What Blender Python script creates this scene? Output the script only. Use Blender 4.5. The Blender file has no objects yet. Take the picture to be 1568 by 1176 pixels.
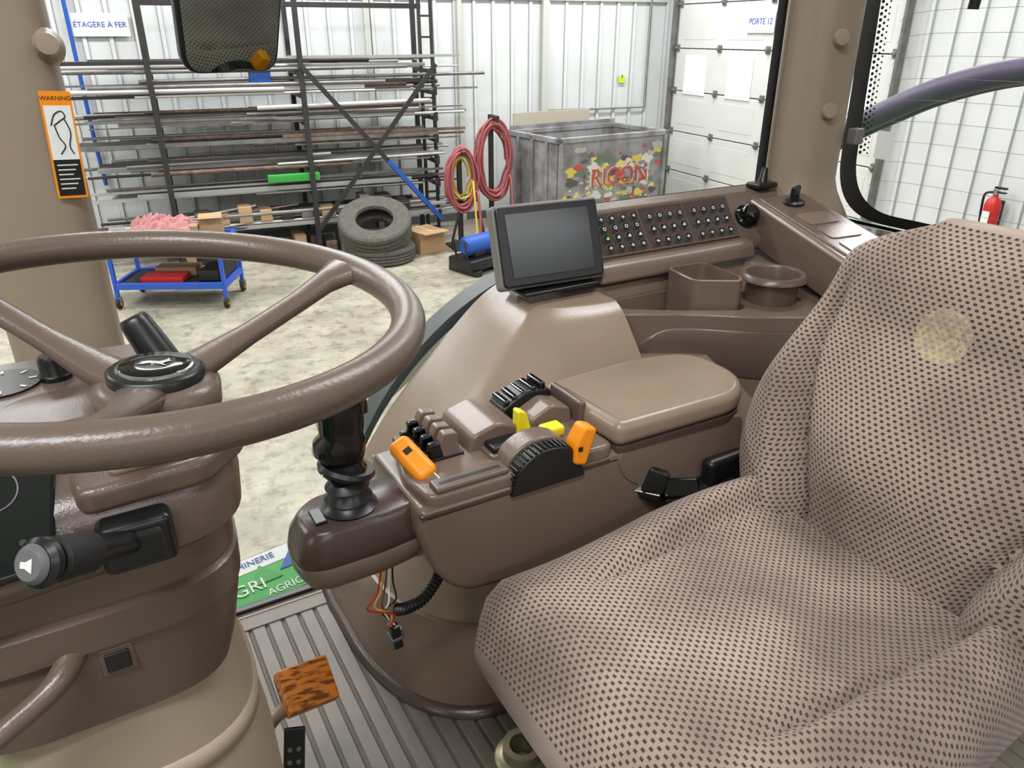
import bpy, bmesh, math, random
from mathutils import Vector, Matrix, Euler, noise
random.seed(7)
sc = bpy.context.scene
COL = sc.collection

# ------------------------------------------------------------------ materials
def lin(c):
    return tuple(((x/255)/12.92 if x/255 <= .04045 else ((x/255+.055)/1.055)**2.4) for x in c)+(1.0,)
MATS = {}
def nodes_of(m):
    m.use_nodes = True
    return m.node_tree.nodes, m.node_tree.links
def mat(name, rgb, rough=.5, metal=0.0, bump=0.0, bscale=400, vary=0.0, vscale=8, rgb2=None, coat=0.0, spec=.5, emit=None, estr=0):
    if name in MATS: return MATS[name]
    m = bpy.data.materials.new(name); N, L = nodes_of(m)
    b = N['Principled BSDF']
    b.inputs['Base Color'].default_value = lin(rgb)
    b.inputs['Roughness'].default_value = rough
    b.inputs['Metallic'].default_value = metal
    b.inputs['Coat Weight'].default_value = coat
    b.inputs['Specular IOR Level'].default_value = spec
    tc = N.new('ShaderNodeTexCoord')
    if vary > 0 or rgb2:
        n = N.new('ShaderNodeTexNoise'); n.inputs['Scale'].default_value = vscale; n.inputs['Detail'].default_value = 5
        L.new(tc.outputs['Object'], n.inputs['Vector'])
        r = N.new('ShaderNodeValToRGB')
        c2 = lin(rgb2) if rgb2 else tuple(x*(1-vary) for x in lin(rgb)[:3])+(1,)
        r.color_ramp.elements[0].color = c2; r.color_ramp.elements[1].color = lin(rgb)
        r.color_ramp.elements[0].position = .35; r.color_ramp.elements[1].position = .65
        L.new(n.outputs['Fac'], r.inputs['Fac']); L.new(r.outputs['Color'], b.inputs['Base Color'])
    if bump > 0:
        n2 = N.new('ShaderNodeTexNoise'); n2.inputs['Scale'].default_value = bscale; n2.inputs['Detail'].default_value = 3
        L.new(tc.outputs['Object'], n2.inputs['Vector'])
        bp = N.new('ShaderNodeBump'); bp.inputs['Strength'].default_value = bump; bp.inputs['Distance'].default_value = .002
        L.new(n2.outputs['Fac'], bp.inputs['Height']); L.new(bp.outputs['Normal'], b.inputs['Normal'])
    if emit:
        b.inputs['Emission Color'].default_value = lin(emit); b.inputs['Emission Strength'].default_value = estr
    MATS[name] = m
    return m

BROWN = mat('brown_plastic', (93,78,69), .28, bump=.12, bscale=500, vary=.08)
BROWN2 = mat('dark_brown_plastic', (68,54,48), .26, bump=.1, bscale=500)
BEIGE = mat('beige_plastic', (136,118,102), .25, bump=.15, bscale=450, vary=.08)
BEIGE2 = mat('light_beige_plastic', (146,130,112), .38, bump=.1, bscale=450, vary=.05)
TAUPE = mat('taupe_plastic', (112,95,84), .25, bump=.15, bscale=450, vary=.08)
BLACK = mat('black_plastic', (18,18,19), .35)
BLACKG = mat('gloss_black', (8,8,9), .12)
RUBBER = mat('black_rubber', (28,28,28), .7, bump=.3, bscale=60)
ORANGE = mat('orange_plastic', (238,140,10), .35)
YELLOW = mat('yellow_plastic', (225,205,30), .4)
CHROME = mat('chrome', (200,200,200), .15, metal=1)
STEEL = mat('steel', (130,128,126), .45, metal=.5, vary=.3)
DKSTEEL = mat('dark_steel', (50,47,47), .55, metal=.3, vary=.3)
RUST = mat('rusty_steel', (120,98,84), .7, metal=.2, rgb2=(84,70,62), vscale=15)
WHITE = mat('white_paint', (225,226,224), .5)
ICON = mat('icon_white', (205,205,200), .5)
GREEN = mat('green_paint', (50,150,60), .35)
BLUE = mat('blue_paint', (30,80,170), .45)
RED = mat('red_paint', (185,30,28), .45)
CARD = mat('cardboard', (170,138,104), .8)
SCREEN = mat('lcd_screen', (34,38,41), .22, spec=.5)
GREY = mat('grey_plastic', (90,90,90), .5)

def glass_mat(name, tint):
    m = bpy.data.materials.new(name); N, L = nodes_of(m)
    N.clear()
    o = N.new('ShaderNodeOutputMaterial'); mx = N.new('ShaderNodeMixShader')
    t = N.new('ShaderNodeBsdfTransparent'); g = N.new('ShaderNodeBsdfGlossy')
    t.inputs['Color'].default_value = tint; g.inputs['Roughness'].default_value = .02
    fr = N.new('ShaderNodeFresnel'); fr.inputs['IOR'].default_value = 1.2
    L.new(fr.outputs[0], mx.inputs[0]); L.new(t.outputs[0], mx.inputs[1]); L.new(g.outputs[0], mx.inputs[2])
    L.new(mx.outputs[0], o.inputs[0])
    return m
GLASS = glass_mat('cab_glass', (.98,.985,.98,1))
PATCH = (1.055, .572, 2.30)

def fabric_mat():
    m = bpy.data.materials.new('seat_fabric'); N, L = nodes_of(m); b = N['Principled BSDF']
    b.inputs['Roughness'].default_value = .95; b.inputs['Specular IOR Level'].default_value = .15
    b.inputs['Sheen Weight'].default_value = .12
    uv = N.new('ShaderNodeUVMap'); sp = N.new('ShaderNodeSeparateXYZ'); L.new(uv.outputs[0], sp.inputs[0])
    def M(op, a, bb=None):
        n = N.new('ShaderNodeMath'); n.operation = op
        for i, v in enumerate((a, bb)):
            if v is None: continue
            if isinstance(v, (int, float)): n.inputs[i].default_value = v
            else: L.new(v, n.inputs[i])
        return n.outputs[0]
    u = M('DIVIDE', sp.outputs[0], .0112); v = M('DIVIDE', sp.outputs[1], .0076)
    row = M('FLOOR', v); odd = M('MODULO', M('ABSOLUTE', row), 2.0)
    u2 = M('ADD', u, M('MULTIPLY', odd, .5))
    fu = M('ABSOLUTE', M('SUBTRACT', M('FRACT', u2), .5)); fv = M('ABSOLUTE', M('SUBTRACT', M('FRACT', v), .5))
    msk = M('MULTIPLY', M('LESS_THAN', fu, .24), M('LESS_THAN', fv, .25))
    tc = N.new('ShaderNodeTexCoord')
    no = N.new('ShaderNodeTexNoise'); no.inputs['Scale'].default_value = 4.5; no.inputs['Detail'].default_value = 4
    L.new(tc.outputs['Object'], no.inputs['Vector'])
    r = N.new('ShaderNodeValToRGB'); r.color_ramp.elements[0].position = .36; r.color_ramp.elements[1].position = .62
    r.color_ramp.elements[0].color = lin((120,104,94)); r.color_ramp.elements[1].color = lin((160,142,129))
    L.new(no.outputs['Fac'], r.inputs['Fac'])
    vd = N.new('ShaderNodeVectorMath'); vd.operation = 'DISTANCE'; L.new(tc.outputs['Object'], vd.inputs[0])
    vd.inputs[1].default_value = PATCH
    nw = N.new('ShaderNodeTexNoise'); nw.inputs['Scale'].default_value = 45; L.new(tc.outputs['Object'], nw.inputs['Vector'])
    pm = M('LESS_THAN', M('ADD', vd.outputs['Value'], M('MULTIPLY', nw.outputs['Fac'], .012)), .047)
    n2 = N.new('ShaderNodeTexNoise'); n2.inputs['Scale'].default_value = 120
    L.new(tc.outputs['Object'], n2.inputs['Vector'])
    pm2 = M('MULTIPLY', pm, M('ADD', M('GREATER_THAN', n2.outputs['Fac'], .5), .2))
    mx0 = N.new('ShaderNodeMix'); mx0.data_type = 'RGBA'; L.new(M('MINIMUM', pm2, 1.0), mx0.inputs[0])
    L.new(r.outputs[0], mx0.inputs[6]); mx0.inputs[7].default_value = lin((178,162,132))
    mx = N.new('ShaderNodeMix'); mx.data_type = 'RGBA'
    L.new(M('MULTIPLY', msk, M('SUBTRACT', 1.0, M('MULTIPLY', pm, .7))), mx.inputs[0])
    L.new(mx0.outputs[2], mx.inputs[6]); mx.inputs[7].default_value = lin((66,55,52))
    L.new(mx.outputs[2], b.inputs['Base Color'])
    n3 = N.new('ShaderNodeTexNoise'); n3.inputs['Scale'].default_value = 700; L.new(tc.outputs['Object'], n3.inputs['Vector'])
    h = M('SUBTRACT', M('MULTIPLY', n3.outputs['Fac'], .6), msk)
    bp = N.new('ShaderNodeBump'); bp.inputs['Strength'].default_value = .5; bp.inputs['Distance'].default_value = .002
    L.new(h, bp.inputs['Height']); L.new(bp.outputs[0], b.inputs['Normal'])
    return m

def concrete_mat():
    m = bpy.data.materials.new('concrete_floor'); N, L = nodes_of(m); b = N['Principled BSDF']
    tc = N.new('ShaderNodeTexCoord')
    a = N.new('ShaderNodeTexNoise'); a.inputs['Scale'].default_value = 1.4; a.inputs['Detail'].default_value = 10; a.inputs['Roughness'].default_value = .7
    c = N.new('ShaderNodeTexNoise'); c.inputs['Scale'].default_value = 7; c.inputs['Detail'].default_value = 9; c.inputs['Roughness'].default_value = .7
    L.new(tc.outputs['Object'], a.inputs['Vector']); L.new(tc.outputs['Object'], c.inputs['Vector'])
    r = N.new('ShaderNodeValToRGB'); e = r.color_ramp.elements
    e[0].position = .36; e[0].color = lin((136,131,116)); e[1].position = .64; e[1].color = lin((178,172,154))
    L.new(a.outputs['Fac'], r.inputs['Fac'])
    r2 = N.new('ShaderNodeValToRGB'); e = r2.color_ramp.elements
    e[0].position = .36; e[0].color = (.5,.48,.44,1); e[1].position = .5; e[1].color = (1,1,1,1)
    L.new(c.outputs['Fac'], r2.inputs['Fac'])
    mx = N.new('ShaderNodeMix'); mx.data_type = 'RGBA'; mx.blend_type = 'MULTIPLY'; mx.inputs[0].default_value = .8
    L.new(r.outputs[0], mx.inputs[6]); L.new(r2.outputs[0], mx.inputs[7]); L.new(mx.outputs[2], b.inputs['Base Color'])
    b.inputs['Roughness'].default_value = .42
    return m
CONC = concrete_mat()
FABRIC = fabric_mat()
DUMP = mat('grey_painted_steel', (150,150,152), .55, rgb2=(108,103,102), vscale=4, bump=.2, bscale=30)

def wood_mat():
    m = bpy.data.materials.new('varnished_wood'); N, L = nodes_of(m); b = N['Principled BSDF']
    uvn = N.new('ShaderNodeTexCoord'); mp = N.new('ShaderNodeMapping'); mp.inputs['Scale'].default_value = (40, 210, 120)
    mp.inputs['Rotation'].default_value = (0, .25, -.25)
    L.new(uvn.outputs['Object'], mp.inputs[0])
    a = N.new('ShaderNodeTexNoise'); a.inputs['Scale'].default_value = .8; a.inputs['Detail'].default_value = 3; L.new(mp.outputs[0], a.inputs['Vector'])
    r = N.new('ShaderNodeValToRGB'); e = r.color_ramp.elements
    e[0].position = .38; e[0].color = lin((104,54,20)); e[1].position = .56; e[1].color = lin((194,116,44))
    L.new(a.outputs['Fac'], r.inputs['Fac']); L.new(r.outputs[0], b.inputs['Base Color']); b.inputs['Roughness'].default_value = .3
    return m
WOOD = wood_mat()

# ------------------------------------------------------------------ mesh helpers
def finish(bm, name, m, ang=35, smooth=True, wn=False):
    bmesh.ops.recalc_face_normals(bm, faces=bm.faces)
    if smooth:
        for f in bm.faces: f.smooth = True
        for e in bm.edges:
            if len(e.link_faces) == 2 and e.calc_face_angle(0) > math.radians(ang): e.smooth = False
    me = bpy.data.meshes.new(name); bm.to_mesh(me); bm.free()
    if m: me.materials.append(m)
    ob = bpy.data.objects.new(name, me); COL.objects.link(ob)
    if wn:
        md = ob.modifiers.new('weighted_normals', 'WEIGHTED_NORMAL'); md.keep_sharp = True; md.weight = 80
    return ob
def box(name, x0, x1, y0, y1, z0, z1, m, bev=.004, seg=3, M=None):
    bm = bmesh.new(); bmesh.ops.create_cube(bm, size=1)
    for v in bm.verts:
        v.co = Vector(((x0+x1)/2+v.co.x*(x1-x0), (y0+y1)/2+v.co.y*(y1-y0), (z0+z1)/2+v.co.z*(z1-z0)))
    if bev > 0: bmesh.ops.bevel(bm, geom=bm.edges[:], offset=bev, segments=seg, affect='EDGES', profile=.5)
    if M is not None: bmesh.ops.transform(bm, matrix=M, verts=bm.verts)
    return finish(bm, name, m, wn=bev > 0)
def frame(o, xd, zd):
    z = Vector(zd).normalized(); x = Vector(xd); x = (x - z*x.dot(z)).normalized(); y = z.cross(x)
    M = Matrix((x, y, z)).transposed().to_4x4(); M.translation = Vector(o); return M
def prism(name, poly, axis, a0, a1, m, bev=.004, seg=3, M=None, ang=35):
    def P(p, a):
        return {'x': (a, p[0], p[1]), 'y': (p[0], a, p[1]), 'z': (p[0], p[1], a)}[axis]
    bm = bmesh.new(); A = [bm.verts.new(P(p, a0)) for p in poly]; B = [bm.verts.new(P(p, a1)) for p in poly]
    n = len(poly); bm.faces.new(A); bm.faces.new(B[::-1])
    for i in range(n): bm.faces.new((A[i], B[i], B[(i+1) % n], A[(i+1) % n]))
    bmesh.ops.recalc_face_normals(bm, faces=bm.faces)
    if bev > 0:
        ed = [e for e in bm.edges if e.calc_face_angle(0) > math.radians(25)]
        bmesh.ops.bevel(bm, geom=ed, offset=bev, segments=seg, affect='EDGES', profile=.5)
    if M is not None: bmesh.ops.transform(bm, matrix=M, verts=bm.verts)
    return finish(bm, name, m, ang, wn=bev > 0)
def rpoly(pts, r, n=6):
    out = []; k = len(pts)
    for i, p in enumerate(pts):
        p = Vector(p); a = Vector(pts[i-1]); b = Vector(pts[(i+1) % k]); rr = r[i] if isinstance(r, (list, tuple)) else r
        da = (a-p); db = (b-p); d = min(rr, da.length*.49, db.length*.49)
        if d < 1e-5: out.append(tuple(p)); continue
        s = p+da.normalized()*d; e = p+db.normalized()*d
        for j in range(n+1):
            t = j/n; out.append(tuple(s*(1-t)**2+p*2*t*(1-t)+e*t*t))
    return out
def catmull(pts, n=8, closed=False):
    P = [Vector(p) for p in pts]; k = len(P); out = []
    rng = range(k if closed else k-1)
    for i in rng:
        if closed: a, b, c, d = P[i-1], P[i], P[(i+1) % k], P[(i+2) % k]
        else: a, b, c, d = P[max(i-1, 0)], P[i], P[i+1], P[min(i+2, k-1)]
        for j in range(n):
            t = j/n
            out.append(.5*((2*b)+(c-a)*t+(2*a-5*b+4*c-d)*t*t+(3*b-a-3*c+d)*t**3))
    if not closed: out.append(P[-1])
    return out
def tube(name, pts, r, m, n=12, closed=False, smooth=0, flat=1.0, M=None):
    if smooth: pts = catmull(pts, smooth, closed)
    pts = [Vector(p) for p in pts]; k = len(pts)
    R = r if isinstance(r, (list, tuple)) else None
    bm = bmesh.new(); rings = []; up = None
    for i, p in enumerate(pts):
        a = pts[i-1] if (i > 0 or closed) else pts[i]; b = pts[(i+1) % k] if (i < k-1 or closed) else pts[i]
        t = (b-a).normalized()
        if up is None:
            up = Vector((0, 0, 1)) if abs(t.z) < .9 else Vector((1, 0, 0))
        up = (up-t*up.dot(t)).normalized(); s = t.cross(up)
        if R:
            q = i/(k-1)*(len(R)-1); j = min(int(q), len(R)-2); rr = R[j]+(R[j+1]-R[j])*(q-j)
        else: rr = r
        rings.append([bm.verts.new(p+s*math.cos(2*math.pi*j/n)*rr+up*math.sin(2*math.pi*j/n)*rr*flat) for j in range(n)])
    for i in range(k if closed else k-1):
        A = rings[i]; B = rings[(i+1) % k]
        for j in range(n): bm.faces.new((A[j], A[(j+1) % n], B[(j+1) % n], B[j]))
    if not closed:
        bm.faces.new(rings[0]); bm.faces.new(rings[-1])
    if M is not None: bmesh.ops.transform(bm, matrix=M, verts=bm.verts)
    return finish(bm, name, m, 50)
def lathe(name, prof, m, n=40, M=None, ang=35):
    bm = bmesh.new(); rings = []
    for r, z in prof:
        if r < 1e-6: rings.append([bm.verts.new((0, 0, z))])
        else: rings.append([bm.verts.new((r*math.cos(2*math.pi*j/n), r*math.sin(2*math.pi*j/n), z)) for j in range(n)])
    for A, B in zip(rings, rings[1:]):
        for j in range(n):
            if len(A) == 1 and len(B) == 1: continue
            if len(A) == 1: bm.faces.new((A[0], B[j], B[(j+1) % n]))
            elif len(B) == 1: bm.faces.new((A[j], A[(j+1) % n], B[0]))
            else: bm.faces.new((A[j], A[(j+1) % n], B[(j+1) % n], B[j]))
    if M is not None: bmesh.ops.transform(bm, matrix=M, verts=bm.verts)
    return finish(bm, name, m, ang)
def loft(name, rings, m, uv=False, ang=60, M=None, caps=True, closed=True):
    bm = bmesh.new(); V = [[bm.verts.new(p) for p in r] for r in rings]; n = len(rings[0])
    uvl = bm.loops.layers.uv.new('UVMap') if uv else None
    cu = []; cv = [0]
    if uv:
        for r in rings:
            c = [0]
            for j in range(n): c.append(c[-1]+(Vector(r[(j+1) % n])-Vector(r[j])).length)
            cu.append([x-c[-1]/2 for x in c])
        mid = n//2
        for A, B in zip(rings, rings[1:]): cv.append(cv[-1]+(Vector(A[mid])-Vector(B[mid])).length)
    for i in range(len(V)-1):
        for j in range(n if closed else n-1):
            f = bm.faces.new((V[i][j], V[i][(j+1) % n], V[i+1][(j+1) % n], V[i+1][j]))
            if uv:
                q = [(cu[i][j], cv[i]), (cu[i][j+1], cv[i]), (cu[i+1][j+1], cv[i+1]), (cu[i+1][j], cv[i+1])]
                for l, w in zip(f.loops, q): l[uvl].uv = w
    if caps and closed: bm.faces.new(V[0]); bm.faces.new(V[-1])
    if M is not None: bmesh.ops.transform(bm, matrix=M, verts=bm.verts)
    return finish(bm, name, m, ang)
def sring(cx, cy, z, hx, hy, e=.7, n=48):
    out = []
    for j in range(n):
        t = 2*math.pi*j/n; c, s = math.cos(t), math.sin(t)
        out.append((cx+hx*math.copysign(abs(c)**e, c), cy+hy*math.copysign(abs(s)**e, s), z))
    return out
def cyl(name, p0, p1, r0, m, r1=None, n=24, bev=.0):
    p0 = Vector(p0); p1 = Vector(p1); r1 = r0 if r1 is None else r1; h = (p1-p0).length
    d = p1-p0; M = frame(p0, (1, 0, 0) if abs(d.normalized().x) < .9 else (0, 1, 0), d)
    b = min(bev, h*.4, r0*.5, r1*.5) if bev else 0
    pr = [(0, 0), (r0-b, 0), (r0, b), (r1, h-b), (r1-b, h), (0, h)] if b else [(0, 0), (r0, 0), (r1, h), (0, h)]
    return lathe(name, pr, m, n, M, 30)
def group(name, parts, loc=(0, 0, 0), rotz=0):
    e = bpy.data.objects.new(name, None); e.empty_display_size = .1; COL.objects.link(e)
    e.location = loc; e.rotation_euler = (0, 0, rotz)
    for p in parts: p.parent = e
    return e
def join(name, parts):
    bpy.ops.object.select_all(action='DESELECT')
    for p in parts: p.select_set(True)
    bpy.context.view_layer.objects.active = parts[0]
    bpy.ops.object.join(); o = bpy.context.view_layer.objects.active; o.name = name; o.data.name = name
    return o
def cut(ob, cutters, keep=False):
    for md in list(ob.modifiers): ob.modifiers.remove(md)
    for c in cutters:
        md = ob.modifiers.new('b', 'BOOLEAN'); md.object = c; md.operation = 'DIFFERENCE'; md.solver = 'EXACT'
        bpy.ops.object.select_all(action='DESELECT'); ob.select_set(True); bpy.context.view_layer.objects.active = ob
        bpy.ops.object.modifier_apply(modifier=md.name)
        if not keep: bpy.data.objects.remove(c, do_unlink=True)
    bm = bmesh.new(); bm.from_mesh(ob.data)
    for e in bm.edges:
        if len(e.link_faces) == 2: e.smooth = e.calc_face_angle(0) < math.radians(30)
    bm.to_mesh(ob.data); bm.free()
    md = ob.modifiers.new('weighted_normals', 'WEIGHTED_NORMAL'); md.keep_sharp = True; md.weight = 80
def text(name, s, size, m, M, ext=.0006, align='CENTER'):
    cu = bpy.data.curves.new(name, 'FONT'); cu.body = s; cu.size = size; cu.extrude = ext; cu.align_x = align; cu.align_y = 'CENTER'
    o = bpy.data.objects.new(name, cu); COL.objects.link(o); o.data.materials.append(m)
    bpy.context.view_layer.update()
    dg = bpy.context.evaluated_depsgraph_get(); me = bpy.data.meshes.new_from_object(o.evaluated_get(dg))
    bpy.data.objects.remove(o, do_unlink=True); me.transform(M)
    ob = bpy.data.objects.new(name, me); COL.objects.link(ob); return ob
def smoothstep(a, b, x):
    t = max(0, min(1, (x-a)/(b-a))); return t*t*(3-2*t)

# ================================================================== THE WORKSHOP
YAW = math.radians(-7)
BW = 11.4; RW = 7.6; LW = -8.0; FW = -7.0; H = 5.2
def shop(name, parts, s1=0, s2=0, z=0, rot=0):
    c, s = math.cos(YAW), math.sin(YAW)
    return group(name, parts, (s1*c-s2*s, s1*s+s2*c, z), YAW+rot)
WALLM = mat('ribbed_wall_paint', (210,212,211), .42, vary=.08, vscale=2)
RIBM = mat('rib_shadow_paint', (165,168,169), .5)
def ribwall(name, a0, a1, ax, at, sgn, z1=H, z0=0):
    pr = []; a = a0; per = .3
    while a < a1-.001:
        for da, d in ((0, 0), (.2, 0), (.21, .03), (.255, .03), (.265, 0)):
            if a+da <= a1: pr.append((a+da, at+sgn*d))
        a += per
    pr.append((a1, at))
    bm = bmesh.new()
    f = (lambda p, z: (p[0], p[1], z)) if ax == 'x' else (lambda p, z: (p[1], p[0], z))
    A = [bm.verts.new(f(p, z0)) for p in pr]; B = [bm.verts.new(f(p, z1)) for p in pr]
    for i in range(len(pr)-1):
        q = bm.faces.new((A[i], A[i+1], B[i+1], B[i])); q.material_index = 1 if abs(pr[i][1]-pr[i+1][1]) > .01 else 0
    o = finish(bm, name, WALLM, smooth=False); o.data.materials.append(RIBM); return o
def shopsingle(o):
    o.rotation_euler = (0, 0, YAW); return o
shopsingle(box('floor', LW, RW, FW, BW, -.1, 0, CONC, 0))
shopsingle(box('ceiling', LW, RW, FW, BW, H, H+.1, WHITE, 0))
shopsingle(ribwall('wall_back', LW, RW, 'x', BW, -1))
shopsingle(ribwall('wall_right', FW, BW, 'y', RW, -1))
shopsingle(ribwall('wall_left', FW, BW, 'y', LW, 1))
shopsingle(ribwall('wall_front', LW, RW, 'x', FW, 1))
shopsingle(box('baseboard_back', LW, RW, BW-.045, BW-.035, 0, .12, GREY, 0))

def overhead_door():
    P = []; x = RW-.05
    PANE = mat('daylit_frosted_pane', (240,245,250), .3, emit=(235,243,255), estr=1.8)
    DW = mat('door_white', (212,212,208), .4, vary=.06, vscale=3)
    s0, s1 = 6.7, 11.0
    for i in range(6):
        P.append(box('door_panel_%d' % i, x-.03, x+.02, s0, s1, .02+i*.62, .02+(i+1)*.62-.014, DW, .008))
        for k in range(4):
            yc = s0+.55+k*1.07
            if i != 3: P.append(box('panel_emboss', x-.034, x-.028, yc-.4, yc+.4, .14+i*.62, .52+i*.62, DW, .0025))
            else:
                P.append(box('pane_frame', x-.045, x-.028, yc-.28, yc+.28, 1.8+.03, 2.4-.03+.02, WHITE, .006))
                P.append(box('pane', x-.05, x-.044, yc-.23, yc+.23, 1.88, 2.34, PANE, .0025))
    for yy in (s0-.05, s1+.05):
        P.append(box('track', x-.12, x-.02, yy-.02, yy+.02, 0, 4.2, STEEL, .004))
    HG = mat('galvanised_hinge', (115,115,112), .5, metal=.3)
    for i in range(1, 6):
        for yy in (s0+.04, s0+1.1, s0+2.15, s0+3.2, s1-.04):
            P.append(box('hinge', x-.05, x-.03, yy-.045, yy+.045, .02+i*.62-.05, .02+i*.62+.05, HG, .006))
            P.append(cyl('roller', (x-.07, yy-.03, .02+i*.62), (x-.07, yy+.03, .02+i*.62), .02, HG, n=12))
    shop('door_1', P)
overhead_door()

shop('wall_sign', [box('board', -.32, .32, -.01, .0, -.13, .13, WHITE, .003),
                   text('lettering', 'ÉTAGÈRE À FER', .085, BLUE, Matrix.Translation((0, -.012, 0)) @ Matrix.Rotation(math.pi/2, 4, 'X'), .002)], -.66, BW-.05, 2.8)
shop('wall_sign', [box('board', -.01, 0, -.28, .28, -.14, .14, WHITE, .003),
                   text('lettering', 'PORTE 12', .11, BLUE, Matrix.Translation((-.012, 0, 0)) @ Matrix.Rotation(-math.pi/2, 4, 'Z') @ Matrix.Rotation(math.pi/2, 4, 'X'), .002)], RW-.1, 9.05, 2.85)
shop('wall_tag', [box('tag', -.06, .06, -.008, 0, -.05, .05, mat('tag_yellow', (190,210,30), .5), .002),
                  box('tag_clip', -.01, .01, -.014, -.006, .03, .07, GREY, .002)], 6.75, BW-.04, 2.03)
def conduits():
    CR = mat('cream_steel', (186,185,178), .5)
    P = [tube('pipe_blue', [(-1.0, BW-.08, 3.9), (-1.0, BW-.08, 1.4), (-.98, BW-.08, .9)], .025, BLUE, 10),
         box('angle_post', 5.3, 5.4, BW-.11, BW-.035, 0, H, CR, .004), box('girt', -3, 7.5, BW-.06, BW-.035, 3.15, 3.22, CR, .004),
         box('angle_post_b', 3.95, 4.02, BW-.09, BW-.035, 0, H, CR, .004), box('angle_post_c', 2.6, 2.68, BW-.09, BW-.035, 0, H, CR, .004),
         tube('conduit', [(7.2, BW-.06, H), (7.2, BW-.06, 1.6), (5.4, BW-.06, 1.6)], .018, STEEL, 8)]
    shop('wall_conduit', P)
conduits()

LV = [2.28, 2.02, 1.7, 1.42, 1.14, .84, .42]
def rack():
    P = []; ys = 10.45; yb = 11.05
    for xs in (-.2, 1.5, 3.2):
        if xs == 3.2:
            for dx in (-.08, .08):
                P.append(box('upright', xs+dx-.02, xs+dx+.02, ys-.02, ys+.02, 0, 3.6, DKSTEEL, .004))
            for i in range(14): P.append(box('rung', xs-.08, xs+.08, ys-.012, ys+.012, .15+i*.25, .175+i*.25, DKSTEEL, 0))
        else:
            P.append(box('upright', xs-.032, xs+.032, ys-.37, ys-.33, 0, 3.4, DKSTEEL, .006))
        P.append(box('foot', xs-.04, xs+.04, ys-.3, yb, 0, .08, DKSTEEL, .006))
        P.append(box('back_upright', xs-.03, xs+.03, yb-.06, yb, 0, 3.2, DKSTEEL, .004))
        for z in LV: P.append(box('arm', xs-.025, xs+.025, ys-.34, ys+.58, z-.05, z, DKSTEEL, .006))
        for z in LV: P.append(box('arm_stop', xs-.02, xs+.02, ys-.35, ys-.32, z-.05, z+.06, DKSTEEL, .003))
    def strap(a, b, m):
        d = Vector(b)-Vector(a); M = frame(a, d, (0, -1, 0))
        P.append(box('brace', 0, d.length, -.03, .03, -.006, .006, m, .002, 1, M))
    strap((1.5, ys-.38, 2.35), (3.2, ys-.38, .35), DKSTEEL); strap((3.2, ys-.40, 2.35), (1.5, ys-.40, .35), DKSTEEL)
    strap((2.5, ys-.41, 1.18), (3.2, ys-.41, .36), BLUE)
    P.append(box('top_beam', -.2, 3.2, ys+.16, ys+.2, 3.0, 3.06, DKSTEEL, .004))
    ms = [STEEL, STEEL, DKSTEEL, RUST, STEEL, mat('bare_steel', (182,179,176), .45, metal=.2), mat('galvanised', (150,150,147), .5, metal=.2), mat('bare_steel', (182,179,176))]
    B = []
    for li, z in enumerate(LV):
        for k in range(30):
            r = random.choice((.012, .018, .022, .028, .016)); y = 10.17+(k % 9)*.085; lay = .05*(k//9)
            if k >= 18 and random.random() < .4: continue
            a = random.uniform(-1.25, -.3); b = a+random.choice((2.4, 2.8, 3.4, 3.2, 4.3)); b = min(b, 4.1)
            if random.random() < .3: a = 1.2+random.uniform(-.6, .2)
            if b-a < 1.9: b = a+2.2
            m = random.choice(ms); zz = z+r+lay; dz = random.uniform(-.01, .03)
            if random.random() < .6: B.append(tube('p', [(a, y, zz), (b, y+random.uniform(-.02, .02), zz+dz)], r, m, 8))
            else: B.append(box('p', a, b, y-r, y+r, z+lay, z+lay+2*r*random.uniform(.5, 1.1), m, .0, 1))
    B.append(box('p', .95, 1.6, 10.12, 10.2, .98, 1.08, GREEN, .01)); B.append(box('p', .9, 1.15, 10.2, 10.35, 2.16, 2.3, BLUE, .01))
    for k in range(13):
        xx = -.5+k*.26; B.append(box('p', xx, xx+random.uniform(.12, .2), 10.15, 10.45, .5, .5+random.uniform(.06, .24), random.choice([DKSTEEL, RUST, CARD, STEEL, DKSTEEL, WHITE]), .01))
    for k in range(14):
        xx = -.4+k*.2; B.append(box('p', xx, xx+.15, 10.2, 10.6, .0, random.uniform(.08, .3), random.choice([DKSTEEL, RUST, STEEL, CARD]), .01))
    for k in range(9):
        a = random.uniform(-.8, .4); y = 10.12+random.uniform(0, .1); zz = random.uniform(.45, .62)
        B.append(tube('p', [(a, y, zz), (a+random.uniform(.8, 1.6), y+.1, zz+random.uniform(-.1, .15))], .014, random.choice(ms), 8))
    P.append(join('steel_bar_stock', B))
    shop('storage_rack', P)
rack()

def tire(name, R, W, s1, s2, z, tilt, rot):
    rim = R*.5
    pr = [(rim, -.3*W), (rim*1.05, -.42*W), (R*.8, -.5*W), (R*.93, -.47*W), (R*.985, -.40*W)]
    y = -.40*W
    for k in range(4):
        pr += [(R, y+.01*W), (R, y+.15*W), (R*.96, y+.16*W), (R*.96, y+.2*W)]; y += .2*W
    pr = pr[:-2]+[(R*.985, .40*W), (R*.93, .47*W), (R*.8, .5*W), (rim*1.05, .42*W), (rim, .3*W), (rim*1.02, .25*W), (R*.88, .3*W), (R*.9, -.3*W), (rim*1.02, -.25*W), (rim, -.3*W)]
    M = Matrix.Rotation(tilt, 4, 'X')
    t = lathe('carcass', pr, mat('tire_rubber', (88,84,77), .75, vary=.3, vscale=20, bump=.3, bscale=80), 64, M, 25)
    bead = lathe('bead_ring', [(rim, -.3*W), (rim*.97, -.26*W), (rim*1.0, -.22*W)], RUBBER, 48, M)
    shop(name, [t, bead], s1, s2, z, rot)
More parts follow.
